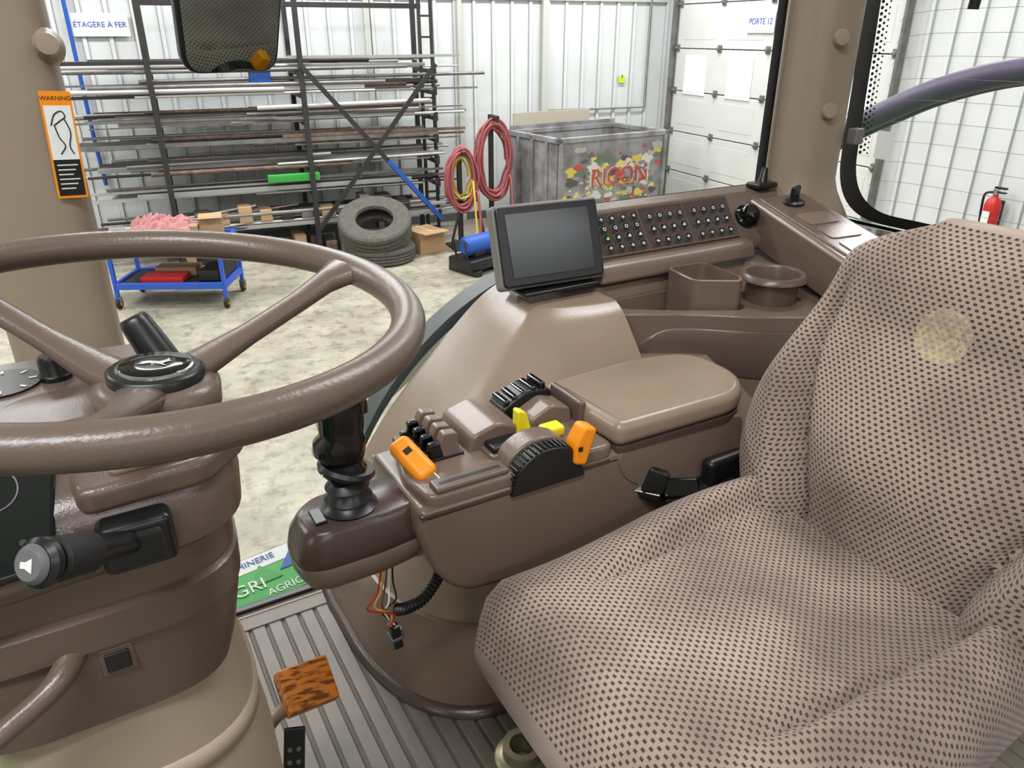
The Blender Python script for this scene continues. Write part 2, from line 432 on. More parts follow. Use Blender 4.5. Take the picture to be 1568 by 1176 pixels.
tire('tire', .47, .3, 2.15, 9.6, .45, math.radians(26), math.radians(-15))
tire('tire', .46, .2, 2.2, 9.62, .105, 0, 0)
shop('cardboard_box', [box('carton', -.2, .2, -.2, .2, 0, .3, CARD, .006), box('flap', -.2, .2, -.32, -.2, .29, .305, CARD, .002),
                       box('tape', -.03, .03, -.202, .2, .3, .303, mat('tape', (200,170,120), .4), 0)], 2.86, 9.8, 0, .3)

def coil(name, w, h, n, m, z, r=.018, s=0):
    random.seed(s); pts = []
    for k in range(n*14):
        t = k/14*2*math.pi; q = random.uniform(.95, 1.05); j = (k//14)/n
        pts.append((math.cos(t)*w*(.7+.4*((k//14*7) % 5)/5)*q, -.02-j*.12, z+h*(1+math.sin(t)*(.78+.28*((k//14*3) % 4)/4)*q)))
    pts.append((w*.8, -.2, z+.2)); pts.append((w*.5, -.4, .03)); pts.append((-w, -.5, .03))
    return tube(name, pts, r, m, 8, smooth=3)
HR = mat('red_hose', (150,76,78), .5); HY = mat('yellow_hose', (200,170,60), .5)
def hosestand(x, hh): return [box('hook', x-.03, x+.03, -.22, .06, hh-.05, hh, DKSTEEL, .004), box('stand', x-.03, x+.03, .0, .06, 0, hh, DKSTEEL, .004), box('stand_foot', x-.18, x+.18, -.2, .2, 0, .03, DKSTEEL, .004)]
shop('air_hose', [coil('hose', .23, .42, 11, HR, .5, s=1), coil('yellow_hose_loop', .15, .3, 3, HY, .65, .014, s=3), tube('black_hose', [(.2, -.1, .5), (.25, -.2, .2), (.1, -.25, .04), (-.2, -.2, .05), (-.1, -.2, .5)], .02, RUBBER, 8, smooth=6)]+hosestand(0, 1.3), 3.4, 9.8)
shop('air_hose', [coil('hose', .27, .55, 12, HR, .55, s=2)]+hosestand(0, 1.7), 3.98, 10.1)
shop('air_compressor', [box('base', -.3, .3, -.22, .22, .06, .2, BLACK, .03), box('foot_l', -.26, -.16, -.26, .26, 0, .07, BLACK, .01),
     box('foot_r', .16, .26, -.26, .26, 0, .07, BLACK, .01), cyl('tank', (-.22, 0, .33), (.24, 0, .33), .12, BLUE, bev=.03), box('head', -.12, .05, -.1, .1, .2, .26, DKSTEEL, .01),
     tube('handle', [(-.26, -.1, .2), (-.3, -.1, .42), (-.3, .1, .42), (-.26, .1, .2)], .014, DKSTEEL, 8), cyl('motor', (.05, .18, .3), (.3, .18, .3), .09, BLACK, bev=.02)], 3.2, 8.65, 0, .4)

def dumpster():
    W, D, Hh = 1.95, 1.2, 1.42; P = []
    P.append(box('front', 0, W, 0, .03, .12, Hh, DUMP, .004)); P.append(box('back', 0, W, D-.03, D, .12, Hh+.08, DUMP, .004))
    P.append(box('side_l', 0, .03, 0, D, .12, Hh, DUMP, .004)); P.append(box('side_r', W-.03, W, 0, D, .12, Hh, DUMP, .004))
    P.append(box('bottom', 0, W, 0, D, .1, .13, RUST, .004))
    for a in ((-.03, W+.03, -.03, .04), (-.03, W+.03, D-.04, D+.03)):
        P.append(box('rim', a[0], a[1], a[2], a[3], Hh-.05, Hh+.02, DUMP, .01))
    for a in ((-.03, .04), (W-.04, W+.03)): P.append(box('rim', a[0], a[1], -.03, D+.03, Hh-.05, Hh+.02, DUMP, .01))
    for x in (.0, W-.06): P.append(box('post', x, x+.06, -.03, 0, .12, Hh, DUMP, .006))
    for k in range(3): P.append(box('side_rib', -.03, 0, .22+k*.35, .28+k*.35, .12, Hh, DUMP, .006))
    for x in (.2, W-.4): P.append(box('fork_pocket', x, x+.18, -.02, D, 0, .11, DKSTEEL, .01))
    random.seed(11); cs = [(200,180,80), (176,74,66), (84,76,76), (200,196,188), (96,112,90), (208,194,110), (170,165,160)]
    ms = [mat('graffiti_%d' % i, c, .55) for i, c in enumerate(cs)]
    for k in range(120):
        cx, cz = random.uniform(.12, W-.12), random.uniform(.25, Hh-.15); rr = random.uniform(.02, .1); n = 13
        poly = [(max(.06, min(W-.06, cx+rr*1.7*random.uniform(.3, 1)*math.cos(2*math.pi*j/n))), max(.15, min(Hh-.07, cz+rr*random.uniform(.3, 1)*math.sin(2*math.pi*j/n)))) for j in range(n)]
        P.append(prism('paint_patch', poly, 'y', -.0004-.00004*k, -.0001, ms[k % 7], 0))
    RF = mat('faded_red', (182,66,60), .6)
    for s_, z_, h_, m_ in (('RICON', .86, .36, ms[3]), ('RICON', .86, .34, RF), ('SERVICE', .4, .18, ms[0])):
        P.append(text('lettering', s_, h_, m_, Matrix.Translation((W*.56, -.008-(.004 if m_ is RF else 0), z_)) @ Matrix.Rotation(math.pi/2, 4, 'X'), .002))
    for k in range(16):
        cx, cz = W*.56+random.uniform(-.6, .6), .86+random.uniform(-.16, .16); rr = random.uniform(.012, .035)
        P.append(prism('paint_chip', [(cx+rr*1.5*random.uniform(.4, 1)*math.cos(2*math.pi*j/9), cz+rr*random.uniform(.4, 1)*math.sin(2*math.pi*j/9)) for j in range(9)], 'y', -.0155, -.015, ms[(k*3) % 7], 0))
    P.append(box('scrap_plate', .2, W-.5, .35, .9, .75, .8, STEEL, .01, 2, Matrix.Rotation(.06, 4, 'Y')))
    P.append(box('plywood_sheet', .1, 1.5, D+.05, D+.07, 0, 1.66, mat('plywood', (176,168,152), .7), .003))
    c, s = math.cos(math.radians(-30)), math.sin(math.radians(-30))
    X, Y = .62, 10.4
    group('scrap_dumpster', P, (X*c-Y*s, X*s+Y*c, 0), math.radians(3))
dumpster()

def cart():
    P = []; W, D, T = 1.15, .6, .68
    BL = mat('cart_blue', (38,86,190), .4)
    for x in (0, W):
        for y in (0, D):
            P.append(box('leg', x-.02, x+.02, y-.02, y+.02, .12, T+.02, BL, .004))
            P.append(cyl('wheel', (x-.02, y, .06), (x+.02, y, .06), .06, RUBBER, bev=.008)); P.append(cyl('wheel_hub', (x-.025, y, .06), (x+.025, y, .06), .025, ORANGE))
            P.append(box('caster_fork', x-.035, x+.035, y-.02, y+.02, .06, .13, STEEL, .004))
    for z in (.25, T):
        P.append(box('rail', 0, W, -.02, .02, z-.035, z+.035, BL, .004)); P.append(box('rail', 0, W, D-.02, D+.02, z-.035, z+.035, BL, .004))
        P.append(box('rail', -.02, .02, 0, D, z-.035, z+.035, BL, .004)); P.append(box('rail', W-.02, W+.02, 0, D, z-.035, z+.035, BL, .004))
        P.append(box('shelf', 0, W, 0, D, z-.01, z+.01, DKSTEEL, .003))
    P.append(box('tray', .25, .7, .05, .3, .27, .33, RED, .01)); P.append(box('bin', .85, 1.08, .1, .5, .27, .38, DKSTEEL, .01)); P.append(box('carton_low', .3, .75, .33, .55, .26, .36, CARD, .01)); P.append(box('side_plate', W-.02, W-.01, .05, D-.05, .3, T-.06, DKSTEEL, .003))
    P.append(box('vise', .1, .4, .02, .2, T+.02, T+.1, DKSTEEL, .02)); P.append(box('tool_box', .5, .8, .3, .5, T+.02, T+.08, BLACK, .01))
    for k in range(14):
        P.append(cyl('tool', (.1+k*.07, .04, T+.04), (.2+k*.06, .25, T+.05), .014, random.choice([STEEL, DKSTEEL, RED, BLACK]), n=8))
    c, s = math.cos(math.radians(-30)), math.sin(math.radians(-30)); X, Y = -4.24, 7.72
    lo = (X*c-Y*s, X*s+Y*c, 0); rz = math.radians(-28)
    bm = bmesh.new(); bmesh.ops.create_grid(bm, x_segments=60, y_segments=44, size=1)
    for v in bm.verts:
        x, y = v.co.x*.34, v.co.y*.22; q = noise.noise(Vector((x*9, y*9, 1)))+.5*noise.noise(Vector((x*20, y*20, 4)))
        rr = max(0, 1-(v.co.x**2+v.co.y**2)/1.5); v.co = Vector((.52+x*(1+.25*noise.noise(Vector((0, y*8, 3))))+.05*q, .25+y*(1+.3*noise.noise(Vector((x*7, 0, 9)))), T+.04+rr*.18+.09*q+.05))
    P.append(finish(bm, 'rag', mat('pink_rag', (172,116,114), .9), 80))
    Mb = Matrix.Translation((.99, .36, T+.012)) @ Matrix.Rotation(.3, 4, 'Z')
    P += [box('carton', -.12, .12, -.1, .1, 0, .24, CARD, .004, 2, Mb), box('carton_flap', -.12, .12, -.17, -.1, .23, .237, CARD, .002, 2, Mb), box('carton_small', -.24, -.13, -.15, .0, 0, .16, CARD, .004, 2, Mb)]
    for a, b in ((.42, .54), (.3, .55)):
        Mb = Matrix.Translation((a, b, T+.01))
        P += [lathe('spray_bottle', [(0, 0), (.035, 0), (.037, .01), (.037, .13), (.015, .17), (.015, .19), (0, .19)], WHITE, 20, Mb), box('nozzle', -.03, .015, -.01, .01, .19, .22, BLUE, .004, 2, Mb)]
    group('tool_cart', P, lo, rz)
cart()
shop('drain_grate', [box('grate_frame', -.25, .25, -.2, .2, 0, .006, DKSTEEL, .002)]+[box('slat', -.22+k*.04, -.2+k*.04, -.18, .18, .006, .012, STEEL, .001) for k in range(12)], 1.62, 6.1)

def extinguisher():
    P = [lathe('cylinder', [(0, 0), (.07, 0), (.078, .02), (.078, .36), (.06, .41), (.025, .44), (.025, .47), (0, .47)], RED, 28),
         box('label', -.0795, -.079, -.04, .04, .14, .3, WHITE, 0), box('valve', -.025, .025, -.02, .02, .46, .52, CHROME, .005),
         box('lever', -.02, .02, -.1, .02, .52, .54, BLACK, .004), box('lever_low', -.02, .02, -.1, 0, .48, .495, BLACK, .004),
         tube('hose', [(0, .03, .48), (-.02, .1, .45), (-.02, .1, .3), (-.01, .085, .12)], .012, BLACK, 10, smooth=6),
         box('bracket', .06, .1, -.05, .05, .1, .4, DKSTEEL, .004)]
    shop('fire_extinguisher', P, RW-.16, 5.12, .78)
    shop('wall_sign', [box('board', -.01, 0, -.13, .13, -.18, .18, WHITE, .003), box('red_band', -.013, -.009, -.12, .12, .05, .17, RED, .0015)], RW-.04, 4.9, 2.15)
extinguisher()

# ================================================================== THE TRACTOR CAB  (x = rearwards, y = to the right side, cab floor z=1.5)
FZ = 1.5
def floor_mat():
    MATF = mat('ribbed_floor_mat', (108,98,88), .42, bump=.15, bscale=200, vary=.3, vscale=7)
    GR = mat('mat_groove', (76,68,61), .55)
    x = -.55; pts = []
    while x < 1.85:
        for dx, dz in ((0, 0), (.005, 0), (.008, .003), (.033, .003), (.036, 0)): pts.append((x+dx, FZ-.004+dz))
        x += .036
    bm = bmesh.new()
    A = [bm.verts.new((p[0], -.2, p[1])) for p in pts]; B = [bm.verts.new((p[0], 1.44, p[1])) for p in pts]
    for i in range(len(pts)-1):
        if abs(pts[i+1][0]-pts[i][0]) < 1e-6 and pts[i+1][1] == pts[i][1]: continue
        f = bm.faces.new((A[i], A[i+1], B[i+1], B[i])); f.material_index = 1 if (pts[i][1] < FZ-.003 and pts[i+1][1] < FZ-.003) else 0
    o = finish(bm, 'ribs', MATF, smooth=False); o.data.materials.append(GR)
    P = [o, box('deck', -.6, 1.85, -.25, 1.46, FZ-.08, FZ-.0065, BROWN2, .004), box('sill', -.6, 1.85, 1.44, 1.475, FZ-.08, FZ+.003, TAUPE, .003),
         box('border_strip', .0, .36, 1.40, 1.44, FZ-.002, FZ+.002, MATF, .001)]
    group('cab_floor_mat', P)
floor_mat()
def chassis():
    P = [box('frame', -2.6, 2.2, .35, .85, .75, 1.3, GREEN, .05), box('transmission', -.3, 2.2, .3, .9, .6, 1.42, DKSTEEL, .05)]
    for y in (-.65, 1.8):
        pr = [(.5, -.2), (.55, -.22), (.8, -.24), (.86, -.2), (.88, -.15), (.88, .15), (.86, .2), (.8, .24), (.55, .22), (.5, .2), (.5, -.2)]
        M = Matrix.Translation((1.85, y, .88)) @ Matrix.Rotation(math.pi/2, 4, 'X')
        P.append(lathe('rear_tire', pr, RUBBER, 64, M)); P.append(cyl('rear_rim', (1.85, y-.15, .88), (1.85, y+.15, .88), .5, YELLOW))
    P.append(cyl('axle', (1.85, -.65, .88), (1.85, 1.8, .88), .15, DKSTEEL))
    for y in (-.3, 1.5):
        M = Matrix.Translation((-2.2, y, .7)) @ Matrix.Rotation(math.pi/2, 4, 'X')
        P.append(lathe('front_tire', [(.35, -.2), (.6, -.24), (.7, -.18), (.7, .18), (.6, .24), (.35, .2), (.35, -.2)], RUBBER, 48, M))
    P.append(cyl('front_axle', (-2.2, -.3, .7), (-2.2, 1.5, .7), .12, DKSTEEL))
    P.append(prism('hood', rpoly([(-2.7, 1.3), (-2.75, 1.8), (-2.5, 2.0), (-.75, 2.15), (-.7, 1.3)], .1), 'y', .2, 1.0, GREEN, .05))
    group('tractor', P)
chassis()

def fender_ring(x0, yin, z, off=0, xr=1.78):
    x0 -= off; yin -= off
    pts = [(x0, 1.455), (x0-.004, 1.38), (x0, 1.30)]
    cx, cy = x0+.24, 1.28; rx, ry = .24, 1.28-yin
    for j in range(1, 17):
        t = math.pi/2*j/16; pts.append((cx-rx*math.cos(t)**.85, cy-ry*math.sin(t)**.85))
    for k in range(1, 5): pts.append((cx+(xr-cx)*k/4, yin))
    pts.append((xr, 1.455))
    return [(p[0], p[1], z) for p in pts]
LVL = [(1.5, .335, .94), (1.58, .35, .95), (1.68, .375, .965), (1.8, .43, .99), (1.9, .495, 1.02), (1.98, .565, 1.055), (2.05, .635, 1.10), (2.10, .69, 1.14), (2.14, .735, 1.175), (2.165, .77, 1.2), (2.18, .80, 1.225)]
def fender_trim():
    P = []
    sm = catmull([Vector(a) for a in LVL], 4)
    fc = loft('fender_cover', [fender_ring(v.y, v.z, v.x) for v in sm], BEIGE, ang=50)
    cut(fc, [box('c', .965, 1.43, .9, 1.31, 2.06, 2.3, None, 0)]); P.append(fc)
    lo = [v for v in sm if v.x < 1.70]
    P.append(loft('kick_panel', [fender_ring(v.y, v.z, v.x, .008) for v in lo], TAUPE, ang=50))
    P.append(loft('kick_foot', [fender_ring(.335, .94, 1.497, .022), fender_ring(.335, .94, 1.507, .02), fender_ring(.338, .945, 1.515, .012)], BROWN2, ang=50))
    P.append(box('rear_panel', 1.78, 1.86, -.2, 1.46, 1.48, 2.2, BEIGE, .01))
    group('fender_trim', P)
fender_trim()
def outer_fender():
    pr = [(.33, 1.5), (.43, 1.8), (.56, 2.0), (.74, 2.14), (.95, 2.2), (1.35, 2.2), (1.75, 2.16), (2.1, 2.08), (2.5, 1.85), (2.7, 1.5)]
    c = catmull([(p[0], 0, p[1]) for p in pr], 6)
    def sheet(y0, y1, m, nm, sub, lean=.6, drop=.35, dz0=0):
        bm = bmesh.new(); A = []; B = []; C = []; D = []
        def q(p, y, dz=0):
            w = max(0, y-1.5); return (p.x+lean*w*(1-smoothstep(.9, 1.9, p.x)), y, p.z-drop*w+dz+dz0)
        for p in sub:
            A.append(bm.verts.new(q(p, y0))); B.append(bm.verts.new(q(p, y1)))
            C.append(bm.verts.new(q(p, y1, -.03))); D.append(bm.verts.new(q(p, y0, -.03)))
        for i in range(len(sub)-1):
            for U, V in ((A, B), (B, C), (C, D), (D, A)): bm.faces.new((U[i], U[i+1], V[i+1], V[i]))
        return finish(bm, nm, m, 50)
    P = [sheet(1.48, 1.54, mat('fender_grey', (78,84,84), .5), 'fender_edge', c, 0, 0), sheet(1.54, 2.05, mat('fender_green', (45,130,58), .4), 'fender_skin', [p for p in c if p.x > .5]),
         sheet(1.12, 1.47, mat('fender_green', (45,130,58), .4), 'fender_rear', [p for p in c if 1.92 < p.x < 2.35], dz0=.085)]
    group('rear_fender', P)
    arc = [(2.3, 1.9, 2.30), (2.3, 1.76, 2.39), (2.3, 1.6, 2.475), (2.3, 1.436, 2.55), (2.3, 1.217, 2.61), (2.3, .9, 2.64), (2.3, .5, 2.6), (2.3, .1, 2.48)]
    BG = mat('curved_guard_grey', (96,86,110), .5)
    group('fender_extension', [tube('curved_band', arc, .04, BG, 16, smooth=8, flat=.9), tube('band_lip', [(p[0]+.05, p[1], p[2]-.02) for p in arc], .02, BG, 10, smooth=8)])
outer_fender()

def console():
    P = []
    plan = [(.79, 1.455), (.775, 1.33), (.84, 1.25), (.97, 1.19), (1.09, 1.12), (1.2, 1.03), (1.33, .96), (1.5, .92), (1.78, .9), (1.78, 1.455)]
    b = prism('console_top', rpoly(plan, [.01, .05, .05, .05, .05, .05, .08, .05, .01, .01], 4), 'z', 2.145, 2.205, TAUPE, .01, 4)
    sk = [(.80, 1.45), (.795, 1.33), (.86, 1.265), (.985, 1.205), (1.1, 1.14), (1.21, 1.05), (1.34, .98), (1.5, .94), (1.78, .92), (1.78, 1.45)]
    skirt = prism('console_skirt', rpoly(sk, .05, 4), 'z', 1.96, 2.15, TAUPE, .004)
    pk = rpoly([(1.0, 1.235), (1.12, 1.155), (1.22, 1.1), (1.25, 1.12), (1.265, 1.29), (.98, 1.29)], .02, 5)
    cx, cy = 1.33, 1.125
    cuts = [prism('c', pk, 'z', 2.11, 2.3, None, 0), cyl('c', (cx, cy, 2.07), (cx, cy, 2.3), .058, None, n=48)]
    cut(b, cuts, True); cut(skirt, cuts); P += [b, skirt]
    P.append(prism('pocket_floor', pk, 'z', 2.105, 2.113, BROWN2, 0)); P.append(cyl('cup_floor', (cx, cy, 2.06), (cx, cy, 2.073), .0575, BROWN2, n=40))
    P.append(lathe('cup_ring', [(.0575, -.13), (.0575, .004), (.06, .008), (.068, .009), (.074, .003), (.076, -.004)], BROWN, 48, Matrix.Translation((cx, cy, 2.205))))
    bn = rpoly([(1.135, 1.17), (1.225, 1.115), (1.25, 1.14), (1.258, 1.275), (1.15, 1.28)], .018, 5)
    ctr = Vector((1.2, 1.205)); inn = [tuple(ctr+(Vector(p)-ctr)*.9) for p in bn]
    bb = prism('phone_bin', bn, 'z', 2.11, 2.212, TAUPE, .003); cut(bb, [prism('c', inn, 'z', 2.13, 2.3, None, 0)]); P.append(bb)
    P.append(prism('tray_back', rpoly([(1.29, 2.19), (1.3, 2.225), (1.33, 2.24), (1.33, 2.19)], .01, 3), 'x', .98, 1.45, TAUPE, .003))
    path = catmull([(p[0], p[1], 0) for p in sk[2:8]], 8); path = [p for p in path if .99 < p.x < 1.48]
    bm = bmesh.new(); R = []
    for i, p in enumerate(path):
        t = (path[min(i+1, len(path)-1)]-path[max(i-1, 0)]).normalized(); nn = Vector((t.y, -t.x, 0))
        k = i/(len(path)-1); zt = 2.118; zb = 2.03-.04*k; ztt = zt-.05*max(0, 1-k*5)**2
        R.append([bm.verts.new(p+nn*o+Vector((0, 0, z))) for o, z in ((-.01, zb), (.002, zb), (.005, zb+.004), (.005, ztt-.004), (.002, ztt), (-.01, ztt))])
    for A, B in zip(R, R[1:]):
        for j in range(6): bm.faces.new((A[j], A[(j+1) % 6], B[(j+1) % 6], B[j]))
    bm.faces.new(R[0]); bm.faces.new(R[-1]); P.append(finish(bm, 'storage_door', BROWN, 40))
    sec = [(1.315, 2.2), (1.32, 2.235), (1.395, 2.33), (1.455, 2.34), (1.455, 2.2)]
    P.append(prism('switch_bank', rpoly(sec, .012, 3), 'x', .96, 1.66, TAUPE, .006))
    O = Vector((1.0, 1.3235, 2.245)); U = Vector((1, 0, 0)); V = Vector((0, .075, .095)).normalized(); Nn = U.cross(V)
    def fr(a, bb, h=0): return frame(O+U*a+V*bb+Nn*h, U, Nn)
    P.append(box('switch_plate', -.01, .42, -.004, .11, -.003, .004, BROWN, .003, 2, fr(0, 0, 0)))
    P.append(box('plate_inset_l', .0, .132, .002, .104, 0, .0055, BROWN2, .002, 2, fr(0, 0))); P.append(box('plate_inset_m', .136, .27, .002, .104, 0, .0055, BROWN2, .002, 2, fr(0, 0)))
    P.append(box('plate_inset_r', .274, .415, .002, .104, 0, .0055, BROWN2, .002, 2, fr(0, 0)))
    bl = []; ic = []
    LIT = mat('lit_green', (110,200,90), .4, emit=(90,220,80), estr=.4)
    for gx, nc in ((.004, 4), (.14, 4), (.278, 4)):
        for c in range(nc):
            for r in range(4 if gx < .1 else 3):
                px = gx+.018+c*.031; py = .015+r*(.0235 if gx < .1 else .031)
                bl.append(lathe('b', [(0, .0), (.0098, 0), (.0098, .006), (.0085, .0075), (0, .007)], BLACK, 18, fr(px, py, .004)))
                bl.append(lathe('r', [(.0098, .0), (.011, 0), (.011, .005), (.0098, .005)], GREY, 18, fr(px, py, .004)))
                mm = LIT if (gx < .1 and c == 0 and r == 1) else ICON
                k = (c*3+r*5) % 3
                if k == 0: ic.append(box('i', -.0045, .0045, -.001, .001, 0, .0004, mm, 0, 1, fr(px, py, .0113))); ic.append(box('i', -.001, .001, -.004, .004, 0, .0004, mm, 0, 1, fr(px, py, .0114)))
                elif k == 1: ic.append(lathe('i', [(.0026, 0), (.0045, 0), (.0045, .0004), (.0026, .0004)], mm, 12, fr(px, py, .0116)))
                else: ic.append(box('i', -.004, .004, -.003, .0005, 0, .0004, mm, 0, 1, fr(px, py, .0113))); ic.append(box('i', -.001, .0035, .001, .0035, 0, .0004, mm, 0, 1, fr(px, py, .0113)))
    P.append(join('switch_buttons', bl)); P.append(join('switch_icons', ic))
    P.append(lathe('rotary_knob', [(0, 0), (.03, 0), (.03, .006), (.024, .01), (.022, .028), (.018, .033), (0, .034)], BLACKG, 30, fr(.46, .045, .0)))
    a = Vector((1.5, 1.36, 2.315)); d = Vector((-.10, -.36, -.05)); Mk = frame(a, d, (0-.1, -.12, 1))
    P.append(box('key_plinth', -.02, .42, -.01, .15, -.11, .002, TAUPE, .012, 3, Mk))
    P.append(box('key_panel', 0, .38, .01, .13, 0, .006, BROWN, .003, 3, Mk))
    P.append(lathe('key_bezel', [(0, .004), (.026, .004), (.026, .012), (.02, .016), (.012, .016), (.012, .026), (0, .026)], BLACK, 28, Mk @ Matrix.Translation((.06, .07, 0))))
    P.append(box('key_fob', -.006, .006, -.016, .016, .026, .05, BLACK, .004, 3, Mk @ Matrix.Translation((.06, .07, 0)) @ Matrix.Rotation(.5, 4, 'Z')))
    for k, x0 in enumerate((.13, .215, .3)): P.append(prism('socket_cover', rpoly([(x0, .03), (x0+.068, .03), (x0+.068, .11), (x0, .11)], .014), 'z', .005, .0085, TAUPE, .0012, 2, Mk))
    P.append(box('rear_bin', 1.48, 1.78, .9, 1.36, 2.2, 2.25, TAUPE, .02)); P.append(lathe('rear_cup', [(.0, .0), (.045, .0), (.05, .012), (.056, .012), (.06, 0), (.06, -.01)], BROWN, 36, Matrix.Translation((1.65, 1.12, 2.252))))
    P.append(box('toggle_base', 1.53, 1.6, 1.38, 1.43, 2.335, 2.35, BLACK, .006)); P.append(cyl('toggle', (1.565, 1.405, 2.34), (1.575, 1.41, 2.385), .013, BLACK, .008, bev=.003))
    group('side_console', P)
console()

def monitor():
    o = (.857, 1.325, 2.297); M = frame(o, (1, -.06, 0), (-.05, -.93, .34))
    P = [prism('housing', rpoly([(-.128, -.088), (.128, -.088), (.132, .088), (-.124, .088)], .012), 'z', -.03, .0, mat('grey_housing', (112,108,103), .4), .006, 3, M),
         prism('bezel', rpoly([(-.122, -.083), (.122, -.083), (.125, .083), (-.118, .083)], .01), 'z', -.002, .008, BLACK, .004, 3, M),
         box('lcd', -.1, .1, -.066, .068, .006, .0095, SCREEN, .001, 2, M)]
    P.append(cyl('neck', (.86, 1.36, 2.2), (.86, 1.35, 2.27), .02, BLACK)); P.append(box('foot', .77, .96, 1.28, 1.41, 2.2, 2.208, BLACK, .003))
    group('display_monitor', P)
monitor()

def armrest():
    P = []
    y0, y1 = .865, 1.075
    body = [(.345, 2.06), (.338, 2.02), (.365, 1.93), (.41, 1.878), (.55, 1.862), (.93, 1.87), (1.0, 1.9), (1.01, 2.04), (.99, 2.065)]
    P.append(prism('body', rpoly(body, [.01, .03, .05, .05, .1, .05, .05, .03, .02]), 'y', y0, y1, TAUPE, .016, 4))
    P.append(prism('body_rear', rpoly([(.70, 2.062), (.72, 2.0), (.8, 1.95), (.86, 1.9), (1.0, 1.9), (1.0, 2.06)], .03), 'y', y0-.003, y1-.01, TAUPE, .004, 3))
    P.append(prism('body_trim_line', rpoly([(.345, 2.052), (.345, 2.046), (.69, 2.044), (.69, 2.05)], .001), 'y', y0-.0015, y1, BROWN2, .0005, 1))
    plan = [(.70, .86), (.685, 1.075), (.93, 1.085), (1.035, 1.05), (1.04, .92), (.98, .855)]
    P.append(prism('lid', rpoly(plan, [.02, .02, .08, .08, .08, .06]), 'z', 2.066, 2.112, BEIGE, .018, 6))
    P.append(prism('lid_base', rpoly([(p[0]*.99+.008, p[1]*.985+.014) for p in plan], [.02, .02, .08, .08, .08, .06]), 'z', 2.056, 2.068, BROWN2, .001))
    P.append(box('lid_hinge', .685, .70, .95, 1.05, 2.06, 2.12, BROWN, .006))
    pt = [(.36, .87), (.35, .95), (.37, 1.03), (.45, 1.085), (.69, 1.08), (.70, .865)]
    P.append(prism('control_deck', rpoly(pt, .02), 'z', 2.05, 2.078, TAUPE, .008, 4))
    P.append(box('slot_edge', .375, .50, .872, .905, 2.076, 2.086, BROWN, .004)); P.append(box('slot', .385, .49, .884, .892, 2.085, 2.0865, BLACK, .0005))
    P.append(prism('wrist_hump', rpoly([(.47, 2.07), (.48, 2.104), (.53, 2.118), (.575, 2.10), (.585, 2.07)], .012), 'y', .96, 1.075, TAUPE, .006))
    P.append(box('hump_window', .50, .555, .925, .96, 2.076, 2.094, BLACK, .004)); P.append(box('hump_window_rim', .494, .561, .919, .966, 2.074, 2.084, TAUPE, .004))
    for k in range(4):
        yy = .96+k*.029
        P.append(box('lever_slot', .38, .465, yy, yy+.017, 2.072, 2.083, BLACK, .002))
        P.append(prism('scv_lever', rpoly([(.43, 2.075), (.422, 2.108), (.43, 2.124), (.455, 2.12), (.458, 2.075)], .006), 'y', yy+.001, yy+.02, TAUPE, .003))
        P.append(box('lever_band', .405, .428, yy+.003, yy+.017, 2.08, 2.108, BLACKG, .004))
    a = Vector((.388, .925, 2.075)); b = Vector((.354, .965, 2.145)); M = frame(a, b-a, (-.3, -.6, 1))
    P.append(box('orange_lever', .0, .085, -.019, .019, -.015, .015, ORANGE, .012, 5, M)); P.append(box('lever_notch', .048, .06, -.007, .007, .0132, .0155, BLACK, .001, 1, M)); P.append(box('lever_stem', -.02, .01, -.01, .01, -.006, .006, CHROME, .003, 2, M))
    def arc(rx, rz, cx=.565, cz=2.058): return [(cx+rx*math.cos(t), cz+rz*math.sin(t)) for t in [math.pi*(1-k/16) for k in range(17)]]
    P.append(prism('throttle_housing', [(.49, 2.055)]+arc(.068, .056)+[(.64, 2.055)], 'y', .888, .93, TAUPE, .004))
    P.append(prism('throttle_arch', [(.495, 2.04)]+arc(.064, .05)+[(.635, 2.04)], 'y', .858, .887, BLACK, .002))
    for k in range(17):
        t = math.pi*(.93-.72*k/16); c = Vector((.565+.065*math.cos(t), .8725, 2.058+.051*math.sin(t)))
        P.append(box('rib', -.0018, .0018, -.012, .012, -.002, .003, BLACK, .001, 1, frame(c, (math.sin(t), 0, -math.cos(t)), (math.cos(t), 0, math.sin(t)))))
    og = rpoly([(-.013, -.022), (.012, -.026), (.017, .008), (.022, .04), (-.004, .046), (-.018, .012)], .008)
    P.append(prism('orange_throttle', og, 'y', -.016, .016, ORANGE, .006, 4, Matrix.Translation((.625, .868, 2.088)) @ Matrix.Rotation(.15, 4, 'Y')))
    P.append(box('throttle_dot', .615, .623, .850, .8525, 2.092, 2.1, BLACK, .001))
    P.append(prism('yellow_lever', rpoly([(.0, 0), (.03, 0), (.018, .042), (.002, .048)], .006), 'y', .955, .975, YELLOW, .003, 3, Matrix.Translation((.562, 0, 2.085))))
    P.append(box('yellow_knob', .60, .64, .925, .955, 2.08, 2.1, YELLOW, .006)); P.append(box('yellow_knob_b', .575, .6, .935, .95, 2.082, 2.094, YELLOW, .004))
    P.append(prism('hitch_quadrant', rpoly([(.59, 2.07), (.6, 2.1), (.64, 2.118), (.68, 2.105), (.685, 2.07)], .01), 'y', .97, 1.07, TAUPE, .005))
    P.append(prism('rocker_bank', rpoly([(.565, 2.07), (.57, 2.105), (.62, 2.13), (.67, 2.125), (.68, 2.07)], .012), 'y', 1.02, 1.075, BLACK, .006))
    for k in range(5): P.append(box('rocker', .575+k*.018, .588+k*.018, 1.022, 1.07, 2.1, 2.118+.005*k, BLACKG, .004))
    for k in range(4): P.append(box('toggle', .395+k*.02, .408+k*.02, 1.058, 1.07, 2.078, 2.088, BLACK, .003))
    P.append(box('support_post', .8, .95, .9, 1.0, 1.50, 1.88, BROWN2, .02))
    group('armrest_console', P)
armrest()

